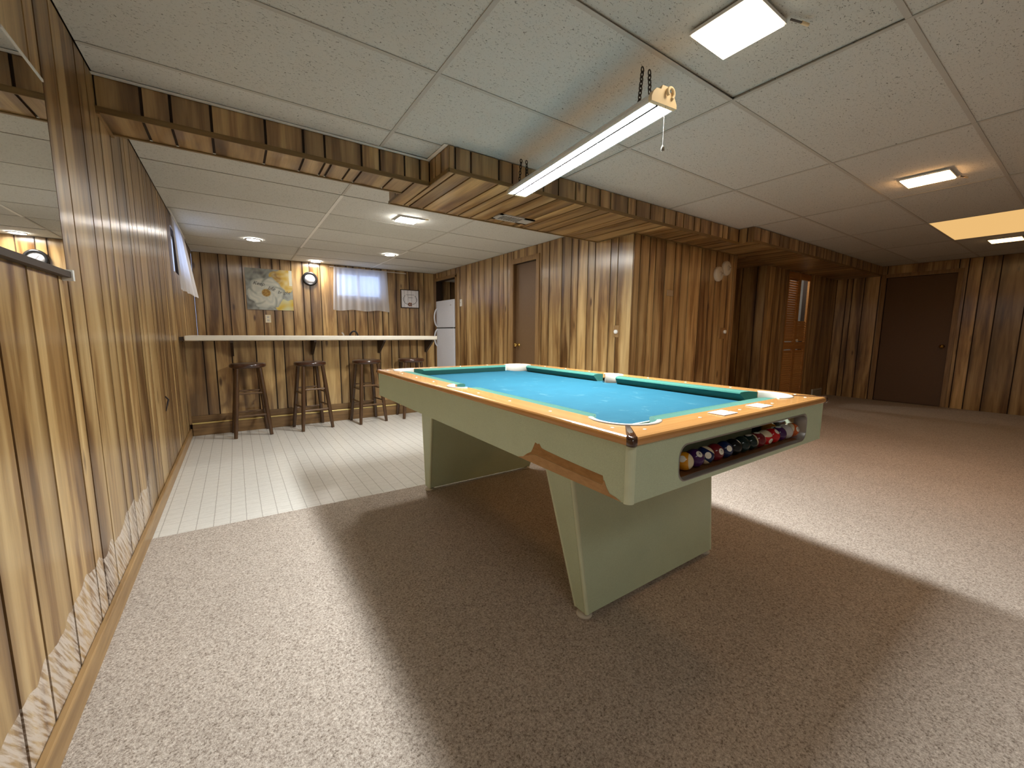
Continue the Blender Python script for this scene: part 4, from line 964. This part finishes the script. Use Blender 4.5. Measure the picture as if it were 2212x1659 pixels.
# ------------------------------------------------------------------ balls
def balls():
    R = .0286
    cream = (.72, .62, .42)
    def ball_mat(name, col, stripe):
        g = G(name); o = g.sep(g.obj())
        c = col
        if stripe: c = g.mix(g.math('LESS_THAN', g.math('ABSOLUTE', o[2]), R*.56), cream, col)
        d = g.math('ADD', g.math('MULTIPLY', o[1], o[1]), g.math('MULTIPLY', o[2], o[2]))
        c = g.mix(g.math('LESS_THAN', d, (R*.36)**2), c, (.80, .76, .66)) if not name.endswith('cue') else col
        g.set(color=c, rough=.07, spec=.35); M[name] = g.m
    yel, blu, red, pur, ora, grn, mar, blk = (.66, .27, .012), (.008, .018, .075), (.50, .008, .010), (.055, .012, .085), (.55, .10, .01), (.006, .018, .016), (.15, .008, .012), (.004, .004, .005)
    info = [(9, yel, 1, 'yellow striped ball at the left end of the return tray'), (4, pur, 0, 'solid purple ball next to the yellow striped one'), (10, blu, 1, 'blue ball with a cream top beside the solid purple ball'), (7, mar, 0, 'solid maroon ball showing its number, fourth in the tray'),
            (2, blu, 0, 'solid navy ball between the maroon and black balls'), (8, blk, 0, 'black ball in the middle of the return tray'), (6, grn, 0, 'dark green solid ball right of the black ball'), (14, grn, 1, 'dark green striped ball beside the maroon stripe'),
            (15, mar, 1, 'maroon striped ball right of the dark green stripe'), (11, red, 1, 'red striped ball with its number facing out'), (3, red, 0, 'bright solid red ball in the right half of the tray'), (12, pur, 1, 'purple striped ball right of the bright red one'),
            (0, (.56, .53, .50), 0, 'plain greyish white cue ball near the right end'), (13, ora, 1, 'cream and orange ball at the right end of the front row'), (1, yel, 0, 'solid yellow ball in the back row of the tray'), (5, (.34, .012, .008), 0, 'dark red ball deep in the right corner of the tray')]
    rot = {9: (1.45, .5, .35), 4: (.35, -.75, -1.9), 10: (.55, .25, .9), 7: (.2, -.35, -1.75), 2: (0, .4, 1.2), 8: (.3, .9, 2.2), 6: (.2, .1, -.9), 14: (.2, 1.35, -.35), 15: (.1, 1.45, -.25), 11: (.15, .25, -1.75), 3: (.4, .8, 1.5), 12: (.3, 1.4, -.1), 0: (0, 0, 0), 13: (1.2, -.3, -1.7), 1: (.5, .2, 1.0), 5: (.3, .5, 2.0)}
    bm = bmesh.new(); bmesh.ops.create_uvsphere(bm, u_segments=32, v_segments=20, radius=R)
    base = bpy.data.meshes.new('ball')
    for f in bm.faces: f.smooth = True
    bm.to_mesh(base); bm.free()
    for i, (num, col, st, lab) in enumerate(info):
        nm = 'ball_%s' % ('cue' if num == 0 else num); ball_mat(nm, col, st)
        me = base.copy(); me.materials.append(M[nm])
        o = bpy.data.objects.new('pool_ball', me); COL.objects.link(o); tag(o, lab, 'ball', 'pool balls in the return tray')
        if i < 14: loc = (1.545+.0574*i, Y0+.058, .6446+R)
        else: loc = ((2.232, Y0+.1165, .6446+R) if i == 14 else (2.292, Y0+.1165, .6446+R))
        o.location = loc; o.rotation_euler = rot[num]; WLOC[o.name] = Vector((0, 0, 0))
        if num in (4, 7, 11, 13, 15):
            mw = Matrix.Translation((R+.0003, 0, 0)) @ Matrix.Rotation(math.pi/2, 4, 'Z') @ Matrix.Rotation(math.pi/2, 4, 'X')
            text_mesh('number', str(num), .013, 'script_ink', mw, o, 0, .0001)
balls()
